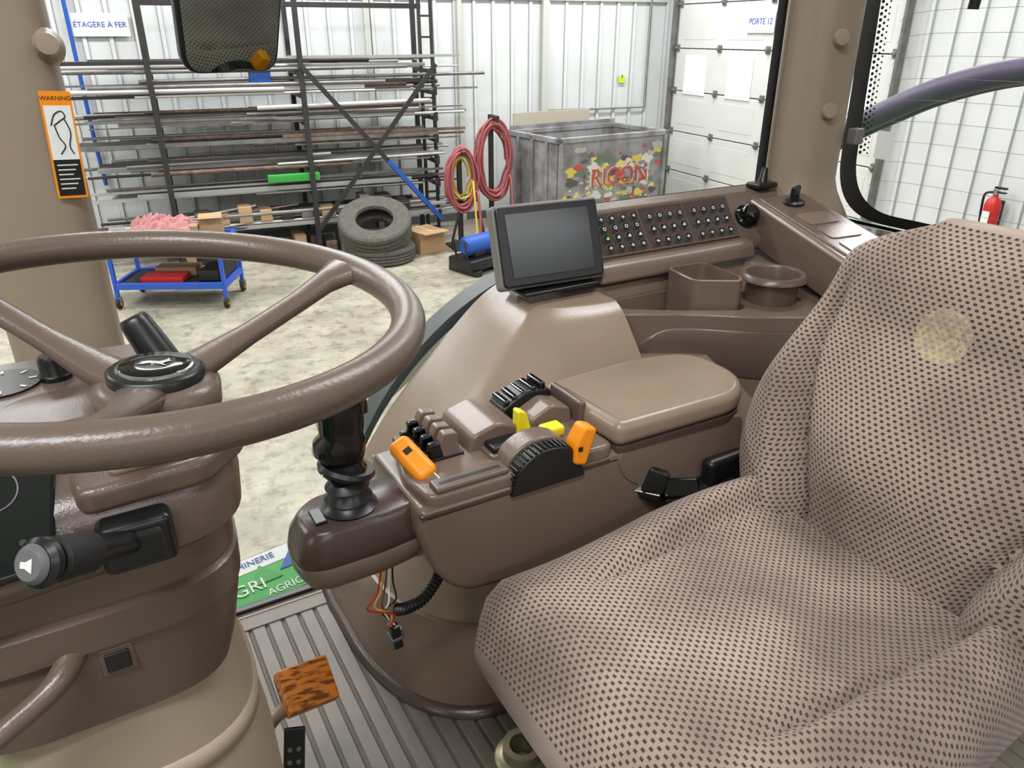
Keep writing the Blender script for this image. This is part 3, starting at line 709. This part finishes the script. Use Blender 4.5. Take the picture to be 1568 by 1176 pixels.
def joystick():
    P = []
    pl = [(.172, .90), (.165, .965), (.2, 1.005), (.30, 1.01), (.38, 1.0), (.38, .90), (.3, .885), (.2, .885)]
    rp = rpoly(pl, .03)
    def sc_(s, dz): return [(.27+(p[0]-.27)*s, .947+(p[1]-.947)*s, dz) for p in rp]
    P.append(loft('pod_top', [sc_(.97, 1.995), sc_(1.02, 2.0), sc_(1.02, 2.012), sc_(.97, 2.034), sc_(.86, 2.05), sc_(.78, 2.056)], BROWN2, ang=50))
    P.append(loft('pod_bottom', [sc_(.7, 1.95), sc_(.9, 1.958), sc_(1.0, 1.978), sc_(1.01, 1.996), sc_(.97, 1.999)], TAUPE, ang=50))
    c = Vector((.262, .945, 2.055))
    prof = [(0, -.005), (.042, -.005), (.043, .004), (.036, .008), (.031, .014), (.036, .018), (.03, .025), (.027, .032), (.033, .037), (.027, .045), (.022, .05), (0, .05)]
    P.append(lathe('boot', prof, BLACK, 32, Matrix.Translation(c)))
    gr = []
    for z, hx, hy, ox in ((.04, .02, .02, 0), (.055, .028, .026, 0), (.07, .035, .03, -.004), (.078, .027, .025, -.002), (.085, .03, .026, -.002), (.10, .038, .03, -.006), (.115, .037, .03, -.004), (.125, .03, .027, 0), (.14, .033, .029, 0), (.165, .033, .029, .002), (.185, .034, .03, .002), (.193, .03, .026, .002), (.196, .014, .014, .002)):
        gr.append(sring(c.x+ox, c.y, c.z+z, hx, hy, .75, 28))
    P.append(loft('grip', gr, BLACKG, ang=60))
    P.append(box('thumb_button', c.x+.014, c.x+.04, c.y-.012, c.y+.012, c.z+.15, c.z+.175, BLACK, .005)); P.append(box('pod_neck', .34, .42, .9, .99, 1.95, 2.04, TAUPE, .012))
    P.append(box('pod_switch', c.x-.06, c.x-.042, c.y-.03, c.y+.01, 2.05, 2.061, BLACK, .002))
    P.append(lathe('trigger_ring', [(.028, 0), (.04, .0), (.043, .006), (.04, .012), (.028, .012)], BLACK, 28, Matrix.Translation(c+Vector((0, 0, .06))) @ Matrix.Rotation(.3, 4, 'Y')))
    group('joystick', P)
    W = []
    cs = [RED, mat('wire_yellow', (200,170,60), .5), mat('wire_brown', (110,60,40), .5), WHITE, BLACK]
    for k, m in enumerate(cs):
        o = (k-2)*.004; W.append(tube('wire', [(.31+o, .93, 1.955), (.30+o*2, .925+o, 1.90), (.29+o*3, .92, 1.87), (.30-o, .925+o, 1.845), (.305+o, .92, 1.82)], .0016, m, 6, smooth=5))
    M = frame((.306, .92, 1.82), (0, -1, 0), (.1, 0, -1))
    W.append(box('connector', -.01, .01, -.008, .008, 0, .045, BLACK, .002, 2, M)); W.append(box('connector_lock', -.006, .006, -.013, -.006, .01, .03, GREY, .001, 1, M))
    W.append(box('connector_collar', -.012, .012, -.01, .01, .02, .026, GREY, .001, 1, M))
    group('wiring_connector', W)
    pts = catmull([(.40, .93, 1.90), (.385, .915, 1.885), (.355, .905, 1.865), (.33, .915, 1.85), (.318, .93, 1.84)], 12)
    group('corrugated_hose', [tube('conduit', pts, [.0105 if k % 2 else .0085 for k in range(len(pts))], BLACK, 14)])
joystick()

CY = .535
def seat():
    P = []; n = 160
    X0 = .365
    def cush(x, j):
        k = smoothstep(X0-.005, X0+.08, x)**.55; w = .20+.082*k - .02*smoothstep(.7, .96, x); h = .02+.07*k
        t = -math.pi/2+2*math.pi*j/n; c, s = math.cos(t), math.sin(t)
        y = CY-w*math.copysign(abs(c)**.55, c); z = h*math.copysign(abs(s)**.6, s)
        d = abs(y-CY)/w; dy = abs(y-CY)
        if s > 0:
            f = min(1, z/h); cr = .150+.03*smoothstep(.4, .9, x)
            z += .065*smoothstep(.5, .9, x)*smoothstep(cr-.03, cr+.035, dy)*f
            z += .018*(1-d*d)*k*(1-smoothstep(.6, .9, x))
            z -= .024*f*math.exp(-((dy-cr)/.010)**2)*smoothstep(.5, .62, x)
            z -= .014*f*smoothstep(.5, .85, x)*(1-smoothstep(.1, .2, dy))
        return (x, y, 1.885+z)
    xs = [X0, X0+.003, X0+.012, X0+.028, X0+.05, X0+.08, X0+.11]+[X0+.11+.47*k/40 for k in range(1, 41)]
    P.append(loft('cushion', [[cush(x, j) for j in range(n)] for x in xs], FABRIC, uv=True, ang=80))
    def bk(z, j):
        q = (z-1.86)
        w = .255+.05*smoothstep(1.9, 2.05, z)-.04*smoothstep(2.1, 2.34, z)
        top = smoothstep(2.33, 2.447, z); w *= math.sqrt(max(.02, 1-(top*.88)**2)) if top > 0 else 1
        th = .065*math.sqrt(max(.03, 1-(top*.95)**2)); cx = .99+.2*q+.05*smoothstep(2.1, 2.4, z)
        t = -math.pi/2+2*math.pi*j/n; c, s = math.cos(t), math.sin(t)
        y = CY+w*math.copysign(abs(c)**.6, c); x = -th*math.copysign(abs(s)**.6, s)
        dy = abs(y-CY); cr = .135+.09*smoothstep(1.95, 2.25, z)
        if s > 0:
            f = min(1, abs(x)/th)
            x -= .06*f*smoothstep(cr-.005, cr+.045, dy)*(1-smoothstep(2.15, 2.38, z))
            x += .03*f*math.exp(-((dy-cr)/.009)**2)*(1-smoothstep(2.27, 2.36, z))
            x += .008*f*math.exp(-(dy/.007)**2)*(1-smoothstep(2.12, 2.2, z))*smoothstep(1.98, 2.04, z)
            x -= .035*f*math.exp(-((z-2.1)/.09)**2)*(1-smoothstep(.08, .2, dy))
            x += .012*f*math.exp(-((z-2.285)/.03)**2)*(1-smoothstep(.12, .2, dy))
        return (cx+x, y, z)
    zs = [1.86+.5*k/56 for k in range(57)]+[2.375, 2.39, 2.405, 2.418, 2.43, 2.438, 2.443]
    P.append(loft('backrest', [[bk(z, j) for j in range(n)] for z in zs], FABRIC, uv=True, ang=80))
    P.append(loft('cushion_pan', [sring(.68, CY, 1.78, .25, .22, .4), sring(.68, CY, 1.82, .27, .24, .4), sring(.68, CY, 1.85, .27, .24, .4)], BLACK, ang=40))
    P.append(box('suspension', .50, .92, CY-.17, CY+.17, FZ+.04, 1.79, RUBBER, .03)); P.append(box('base_plate', .46, .96, CY-.19, CY+.19, FZ, FZ+.05, BROWN2, .01))
    P.append(box('back_shell', 1.04, 1.09, CY-.22, CY+.22, 1.86, 2.2, BLACK, .02))
    group('tractor_seat', P)
    B = [box('buckle', 0, .07, -.02, .02, -.012, .012, BLACKG, .006, 3, frame((.80, .852, 1.96), (.75, -.15, -.3), (-.2, -.6, 1))),
         box('buckle_tongue', -.045, .01, -.02, .02, -.003, .004, CHROME, .002, 2, frame((.79, .857, 1.97), (.5, 0, -.5), (-.3, -.7, 1))),
         box('buckle_cover', -.03, .03, -.02, .02, -.01, .01, BLACK, .006, 3, frame((.785, .856, 1.975), (.3, 0, .7), (-.5, -.8, .2))),
         tube('belt_stalk', [(.86, .85, 1.94), (.90, .845, 1.945), (.95, .84, 1.95)], .022, BLACK, 10, smooth=5, flat=.5),
         box('belt_web', .89, 1.0, .825, .855, 1.90, 2.0, BLACK, .012)]
    group('seat_belt_buckle', B)
seat()

def steering():
    WH = mat('wheel_leather', (93,79,70), .32, bump=.15, bscale=300)
    C = Vector((.022, .595, 2.512)); T = Matrix.Translation(C) @ Matrix.Rotation(math.radians(4), 4, 'Y') @ Matrix.Rotation(math.radians(2), 4, 'X')
    P = []; R = .2
    pts = [(R*math.cos(2*math.pi*k/96), R*math.sin(2*math.pi*k/96), 0) for k in range(96)]
    P.append(tube('rim', pts, .0134, WH, 24, closed=True, M=T))
    for a in (20, 133, 256):
        t = math.radians(a); d = Vector((math.cos(t), math.sin(t), 0))
        st = [(.02, -.058, .019, .010), (.045, -.053, .017, .010), (.09, -.038, .0115, .008), (.14, -.02, .011, .008), (.17, -.007, .013, .009), (.187, -.001, .020, .010), (.198, 0, .03, .010)]
        side = Vector((-d.y, d.x, 0)); rg = []
        for r, z, w, h in st:
            c = d*r+Vector((0, 0, z)); rg.append([tuple(c+side*w*math.copysign(abs(math.cos(q))**.8, math.cos(q))+Vector((0, 0, h*math.copysign(abs(math.sin(q))**.8, math.sin(q))))) for q in [2*math.pi*j/20 for j in range(20)]])
        P.append(loft('spoke', rg, BROWN, ang=60, M=T))
    HB = T @ Matrix.Translation((.008, 0, -.058))
    P.append(loft('hub', [sring(0, 0, -.05, .03, .03, .9), sring(0, 0, -.015, .046, .043, .85), sring(0, 0, .0, .046, .043, .85), sring(0, 0, .005, .038, .036, .9)], WH, ang=60, M=HB))
    P.append(loft('emblem_ring', [sring(0, 0, .003, .035, .033, 1), sring(0, 0, .012, .035, .033, 1), sring(0, 0, .014, .032, .03, 1)], BLACK, M=HB))
    P.append(loft('emblem_chrome', [sring(0, 0, .013, .0285, .0265, 1), sring(0, 0, .0155, .028, .026, 1), sring(0, 0, .016, .0265, .0245, 1)], CHROME, M=HB))
    P.append(loft('emblem_face', [sring(0, 0, .0155, .0265, .0245, 1), sring(0, 0, .0168, .025, .023, 1), sring(0, 0, .0172, .012, .011, 1)], BLACKG, M=HB))
    dm = HB @ Matrix.Translation((0, 0, .0174)) @ Matrix.Rotation(math.radians(-30), 4, 'Z') @ Matrix.Scale(.8, 4)
    leap = [(-.014, -.002), (-.006, .003), (.003, .003), (.008, .008), (.009, .013), (.011, .008), (.014, .007), (.011, .004), (.008, -.001), (.014, -.006), (.006, -.003), (-.003, -.002), (-.009, -.006), (-.014, -.007), (-.01, -.002)]
    P.append(prism('emblem_figure', leap, 'z', 0, .0006, CHROME, 0, 1, dm))
    group('steering_wheel', P)
    Q = []
    lv = [(2.445, .0, .028, .028), (2.437, -.005, .05, .05), (2.432, -.03, .085, .085), (2.42, -.045, .112, .106), (2.40, -.05, .120, .114), (2.375, -.052, .120, .116), (2.368, -.055, .114, .110), (2.3, -.058, .113, .112), (2.26, -.06, .107, .108), (2.238, -.06, .1, .105)]
    Q.append(loft('shroud', [sring(c, .6, z, a, b, .5) for z, c, a, b in lv], BROWN, ang=40))
    Q.append(loft('shroud_band', [sring(-.058, .6, z, a, b, .5) for z, a, b in ((2.31, .11, .11), (2.313, .116, .116), (2.34, .117, .117), (2.343, .112, .112))], BROWN, ang=40))
    Q.append(prism('shroud_ledge', rpoly([(-.045, .53), (-.04, .488), (.04, .492), (.075, .53), (.06, .58)], .012), 'z', 2.414, 2.434, BROWN, .006, 4))
    Q.append(prism('ledge_recess', rpoly([(-.02, .50), (.035, .502), (.058, .53), (.04, .555), (-.01, .55)], .01), 'z', 2.4335, 2.4365, TAUPE, .001, 2))
    lw = [(2.255, -.055, .094, .098), (2.2, -.05, .1, .104), (2.1, -.045, .106, .114), (2.02, -.045, .108, .118), (1.85, -.04, .12, .135), (1.7, -.04, .135, .155), (1.5, -.04, .16, .18)]
    Q.append(loft('lower_cowl', [sring(c, .6, z, a, b, .72) for z, c, a, b in lw], BEIGE2, ang=60))
    Q.append(loft('cowl_rim', [sring(-.05, .6, z, a, b, .72) for z, a, b in ((2.15, .1, .105), (2.155, .106, .112), (2.17, .106, .112), (2.175, .1, .105))], BEIGE2, ang=60))
    Q.append(box('square_hole', -.05, -.034, .486, .493, 2.288, 2.304, BLACK, .001)); Q.append(box('hole_frame', -.054, -.030, .4875, .495, 2.284, 2.308, BROWN, .002))
    Q.append(box('stalk_bezel', -.034, .012, .470, .492, 2.376, 2.413, BLACK, .006)); Q.append(box('stalk_slot', -.026, .005, .465, .474, 2.382, 2.407, RUBBER, .004))
    a = Vector((-.010, .475, 2.397)); b = Vector((-.062, .422, 2.434))
    Q.append(tube('stalk_arm', [a, a+(b-a)*.35, a+(b-a)*.6], [.007, .009, .0115], BLACK, 20))
    Q.append(cyl('stalk_grip', a+(b-a)*.5, a+(b-a)*.86, .0125, RUBBER, .0135, bev=.002)); Q.append(cyl('stalk_collar', a+(b-a)*.88, b, .0145, BLACK, .0145, bev=.003))
    Q.append(cyl('stalk_button', b-(b-a)*.02, b+(b-a)*.05, .0115, GREY, .011, bev=.003))
    Mh = frame(b+(b-a)*.052, (.7, -.5, 0), (b-a)); Q.append(prism('horn_icon', [(-.0042, -.0018), (-.001, -.0018), (.0034, -.0042), (.0034, .0042), (-.001, .0018), (-.0042, .0018)], 'z', 0, .0006, ICON, 0, 1, Mh))
    Mc = frame((-.10, .505, 2.432), (1, .1, .0), (.1, -.62, .78))
    Q.append(box('cluster_body', -.075, .066, -.058, .046, -.04, -.002, BROWN, .014, 4, Mc))
    Q.append(prism('cluster_glass', rpoly([(-.07, -.052), (.038, -.052), (.058, .038), (-.07, .04)], .012), 'z', -.01, .003, mat('smoked_lens', (24,28,27), .1), .003, 3, Mc))
    for k in range(2): Q.append(lathe('gauge', [(.015, 0), (.016, 0), (.016, .0008), (.015, .0008)], GREY, 28, Mc @ Matrix.Translation((-.03+k*.045, .008, .0032))))
    for k in range(6): Q.append(lathe('indicator', [(0, 0), (.0022, 0), (.0022, .0005), (0, .0005)], mat('indicator_dim', (50,78,55), .4), 14, Mc @ Matrix.Translation((-.05+k*.015, -.032, .0032))))
    Q.append(prism('switch_shelf', rpoly([(-.2, .62), (-.2, .76), (.03, .76), (.05, .70), (.03, .64)], .03), 'z', 2.385, 2.434, BROWN, .006))
    Q.append(cyl('dial_plate', (-.085, .705, 2.433), (-.085, .705, 2.436), .03, BLACK)); Q.append(lathe('dial_knob', [(0, 0), (.013, 0), (.013, .004), (.0115, .006), (.011, .018), (.009, .021), (0, .021)], BLACK, 24, Matrix.Translation((-.045, .70, 2.434))))
    for k in range(8):
        t = k*.785; Q.append(box('dial_mark', -.003, .003, -.001, .001, 0, .0005, ICON, 0, 1, Matrix.Translation((-.085+.023*math.cos(t), .705+.023*math.sin(t), 2.4362)) @ Matrix.Rotation(t, 4, 'Z')))
    Q.append(tube('shift_grip', [(.045, .685, 2.405), (.042, .69, 2.425), (.033, .70, 2.447), (.024, .71, 2.468), (.022, .712, 2.473)], [.016, .0185, .0175, .0155, .012], BLACK, 20, smooth=5, flat=.85))
    Q.append(tube('tilt_handle', [(-.20, .44, 2.262), (-.15, .455, 2.275), (-.114, .465, 2.288), (-.08, .474, 2.304), (-.065, .495, 2.312)], [.009, .0085, .008, .010], BROWN, 14, smooth=6))
    group('steering_column', Q)
steering()

def pedals():
    M = frame((.165, 1.0, 1.68), (.8, .2, -.25), (.25, -.55, .8))
    P = [box('wood_block', -.045, .045, -.038, .038, 0, .028, WOOD, .004, 2, M), box('pedal_plate', -.042, .042, -.035, .035, -.012, 0, RUBBER, .004, 2, M),
         tube('pedal_arm', [(.15, .99, 1.67), (.10, .96, 1.68), (.03, .86, 1.71), (-.03, .76, 1.73)], .012, BEIGE, 12, smooth=5)]
    group('brake_pedal', P)
    M = frame((.12, .925, 1.62), (.05, -.3, 1), (-.2, -.9, .4))
    Q = [box('strap', -.1, .05, -.017, .017, -.004, .004, BLACK, .003, 2, M)]
    for k in range(6):
        for s in (-1, 1): Q.append(cyl('hole', M @ Vector((-.09+k*.021, s*.007, .0035)), M @ Vector((-.09+k*.021, s*.007, .005)), .004, GREY, n=12))
    group('accelerator_pedal', Q)
    F = mat('olive_metal', (110,115,92), .35, metal=.5, rgb2=(140,126,102), vscale=30)
    x, y = .465, .77
    R = [lathe('flange', [(.022, 0), (.046, 0), (.048, .006), (.048, .018), (.044, .022), (.034, .024), (.034, .045), (.022, .045), (.022, 0)], F, 40, Matrix.Translation((x, y, FZ+.06))),
         cyl('stem', (x, y, FZ), (x, y, FZ+.06), .02, STEEL), cyl('flange_base', (x, y, FZ), (x, y, FZ+.012), .04, F, bev=.002)]
    group('pipe_flange', R)
pedals()

def pillar(name, cx, cy, hx, hy, z0, z1, m, extra=(), flare=0):
    rg = []
    for z in [z0+(z1-z0)*k/30 for k in range(31)]:
        f = flare*(1-smoothstep(z0, z0+.16, z)); rg.append(sring(cx, cy, z, hx+f, hy+f*.6, .6, 40))
    return group(name, [loft('post', rg, m, ang=60)]+list(extra))
def cap(x, y, z, d=(-.35, -.9, .1), r=.02, m=BEIGE2):
    M = frame((x, y, z), (1, 0, 0), d)
    return lathe('bolt_cap', [(r*1.7, -.03), (r*1.45, -.004), (r*1.1, .004), (r, .008), (r, .016), (r*.85, .021), (0, .022)], m, 32, M, 50)
def decal():
    y = 1.374; P = []
    M = frame((.004, y, 2.545), (1, .12, -.05), (.12, -1, 0))
    P.append(box('orange_border', -.021, .021, -.078, .078, 0, .0008, ORANGE, .0003, 1, M)); P.append(box('white_field', -.018, .018, -.02, .058, .0008, .0012, WHITE, 0, 1, M))
    P.append(box('black_field', -.018, .018, -.074, -.02, .0008, .0012, BLACK, 0, 1, M))
    P.append(text('warning_text', 'WARNING', .0085, BLACK, M @ Matrix.Translation((0, .068, .001)), .0002))
    for k in range(6): P.append(box('text_line', -.014, .014-.004*(k % 3), -.001, .001, .0012, .0014, ICON, 0, 1, M @ Matrix.Translation((0, -.028-k*.007, 0))))
    for pts in ([(-.012, .03, .0015), (-.006, .045, .0015), (.004, .05, .0015), (.008, .042, .0015), (.0, .036, .0015), (-.008, .03, .0015)], [(.006, .04, .0015), (.012, .02, .0015), (.008, .0, .0015), (.012, -.012, .0015)], [(-.008, .03, .0015), (-.004, .012, .0015), (.002, .0, .0015), (-.006, -.012, .0015)]):
        P.append(tube('pictogram', pts, .0009, BLACK, 6, smooth=4, M=M))
    return group('warning_decal', P)
pillar('cab_pillar', -.06, 1.46, .085, .085, 1.5, 3.1, BEIGE2, [cap(.012, 1.388, 2.685, (.1, -1, .1), .017)])
decal()
pillar('cab_pillar', 1.70, 1.40, .082, .075, 2.2, 3.1, BEIGE2, [cap(1.675, 1.33, 2.69), cap(1.675, 1.33, 2.525),
       box('weather_strip', 1.60, 1.618, 1.445, 1.465, 2.2, 3.1, BLACK, .004), box('latch', 1.77, 1.80, 1.30, 1.33, 2.44, 2.48, STEEL, .005)], flare=.07)
group('cab_roof_frame', [box('side_rail', -.2, 1.9, 1.38, 1.5, 3.08, 3.18, BEIGE2, .02), box('rear_rail', 1.76, 1.9, -.25, 1.5, 3.08, 3.18, BEIGE2, .02)])
group('window_1', [box('pane', .035, 1.61, 1.462, 1.467, 1.5, 3.1, GLASS, 0), box('seal_bottom', .03, .34, 1.455, 1.475, 1.5, 1.512, BLACK, .003)])
def rear_window():
    x = 1.87; P = []
    out = rpoly([(-.2, 2.235), (1.405, 2.235), (1.43, 3.08), (-.2, 3.08)], [.01, .16, .02, .01], 14)
    P.append(prism('pane', out, 'x', x, x+.005, GLASS, 0))
    inn = rpoly([(-.2, 2.262), (1.355, 2.262), (1.385, 3.05), (-.2, 3.05)], [.01, .145, .02, .01], 14)
    bm = bmesh.new(); A = [bm.verts.new((x-.002, p[0], p[1])) for p in out]; B = [bm.verts.new((x-.002, p[0], p[1])) for p in inn]; n = len(out)
    for i in range(n): bm.faces.new((A[i], A[(i+1) % n], B[(i+1) % n], B[i]))
    P.append(finish(bm, 'border', BLACK, smooth=False))
    HL = mat('heater_line', (130,122,112), .6)
    for k in range(15):
        z = 2.3+k*.05; pts = [(x-.001, -.1, z-.02), (x-.001, .6, z), (x-.001, 1.1, z+.003), (x-.001, 1.27, z-.004), (x-.001, 1.31, z-.022)]
        P.append(tube('heater_wire', pts, .0005, HL, 5, smooth=6))
    dots = []
    for k in range(44):
        z = 2.41+k*.014
        for c in range(3): yy = 1.352-c*.011+(z-2.4)*.04; dots.append(cyl('d', (x-.003, yy, z+(c % 2)*.007), (x-.002, yy, z+(c % 2)*.007), .0045-.001*c, BLACK, n=8))
    P.append(join('border_dots', dots))
    P.append(tube('wiper', [(x-.03, 1.10, 3.05), (x-.03, 1.11, 2.83), (x-.03, 1.115, 2.75)], .012, BLACK, 10))
    P.append(box('sticker', x-.003, x-.002, 1.26, 1.31, 2.4, 2.47, WHITE, 0))
    group('window_2', P)
rear_window()

def mirror():
    M = frame((.268, 1.32, 2.733), (1, .1, 0), (.11, -.98, -.41))
    pl = rpoly([(-.075, -.1), (.075, -.1), (.086, .1), (-.086, .1)], .03, 8)
    gl = rpoly([(-.069, -.094), (.069, -.094), (.08, .094), (-.08, .094)], .027, 8)
    P = [prism('housing', pl, 'z', -.03, .0, BLACK, .008, 4, M), prism('mirror_glass', gl, 'z', -.001, .002, mat('mirror_glass', (122,136,132), .02, metal=1), .0, 1, M),
         tube('bracket', [(.26, 1.37, 2.80), (.2, 1.40, 2.9), (.05, 1.44, 3.05), (.0, 1.45, 3.1)], .01, BLACK, 10, smooth=5)]
    group('rear_view_mirror', P)
mirror()

def sign():
    M = frame((.25, 1.59, 1.488), (1, .12, 0), (0, -.2, 1))
    P = [box('board', -.24, .24, -.075, .075, -.004, 0, mat('sign_green', (60,165,72), .35), .0015, 1, M), box('white_band', -.24, .24, .03, .075, 0, .001, WHITE, 0, 1, M),
         prism('blue_triangle', [(.0, -.0), (.12, -.0), (.06, .07)], 'z', .001, .002, BLUE, 0, 1, M), prism('green_triangle', [(-.08, -.02), (.0, -.02), (-.04, .04)], 'z', .0012, .0022, GREEN, 0, 1, M),
         text('lettering', 'AGRI', .05, WHITE, M @ Matrix.Translation((-.1, -.02, .002)), .0005), text('lettering_b', 'MACHINERIE', .026, BLUE, M @ Matrix.Translation((-.07, .055, .002)), .0005),
         text('lettering_c', 'AGRICOLE', .03, WHITE, M @ Matrix.Translation((.02, -.055, .001)), .0005),
         box('step_bracket', -.26, .26, -.085, .085, -.06, -.006, DKSTEEL, .004, 2, M)]
    group('printed_sign', P)
sign()

# ================================================================== LIGHTS
def lamp(s1, s2, power, sx=2.4, sy=.4, z=H-.12):
    L = bpy.data.lights.new('tube_light', 'AREA'); L.shape = 'RECTANGLE'; L.size = sx; L.size_y = sy; L.energy = power; L.color = (.98, .987, 1)
    o = bpy.data.objects.new('tube_light', L); COL.objects.link(o); o.location = (0, 0, -.02)
    fx = box('housing', -sx/2, sx/2, -sy/2-.05, sy/2+.05, .0, .08, WHITE, .01)
    shop('ceiling_light', [fx, o], s1, s2, z)
for s1, s2, p in ((-3, 9, 255), (1.5, 9, 255), (5.5, 9.2, 255), (-4, 4.5, 180), (5.2, 4.5, 205), (0, 5, 180), (-1.2, -.8, 175), (2.6, 1.6, 110), (-4.5, -2, 100), (4, -4, 90), (0,-4,90)):
    lamp(s1, s2, p)
w = bpy.data.worlds.new('World'); sc.world = w; w.use_nodes = True
w.node_tree.nodes['Background'].inputs[0].default_value = (.9, .95, 1, 1); w.node_tree.nodes['Background'].inputs[1].default_value = .5
sc.view_settings.view_transform = 'Standard'; sc.view_settings.look = 'None'; sc.view_settings.exposure = -.22

# ================================================================== CAMERA
cam = bpy.data.cameras.new('camera'); co = bpy.data.objects.new('camera', cam); COL.objects.link(co)
cam.sensor_width = 36; cam.lens = 26.4; cam.clip_start = .02
co.location = (0, 0, 2.7); co.rotation_euler = (math.radians(65), 0, math.radians(-30))
sc.camera = co
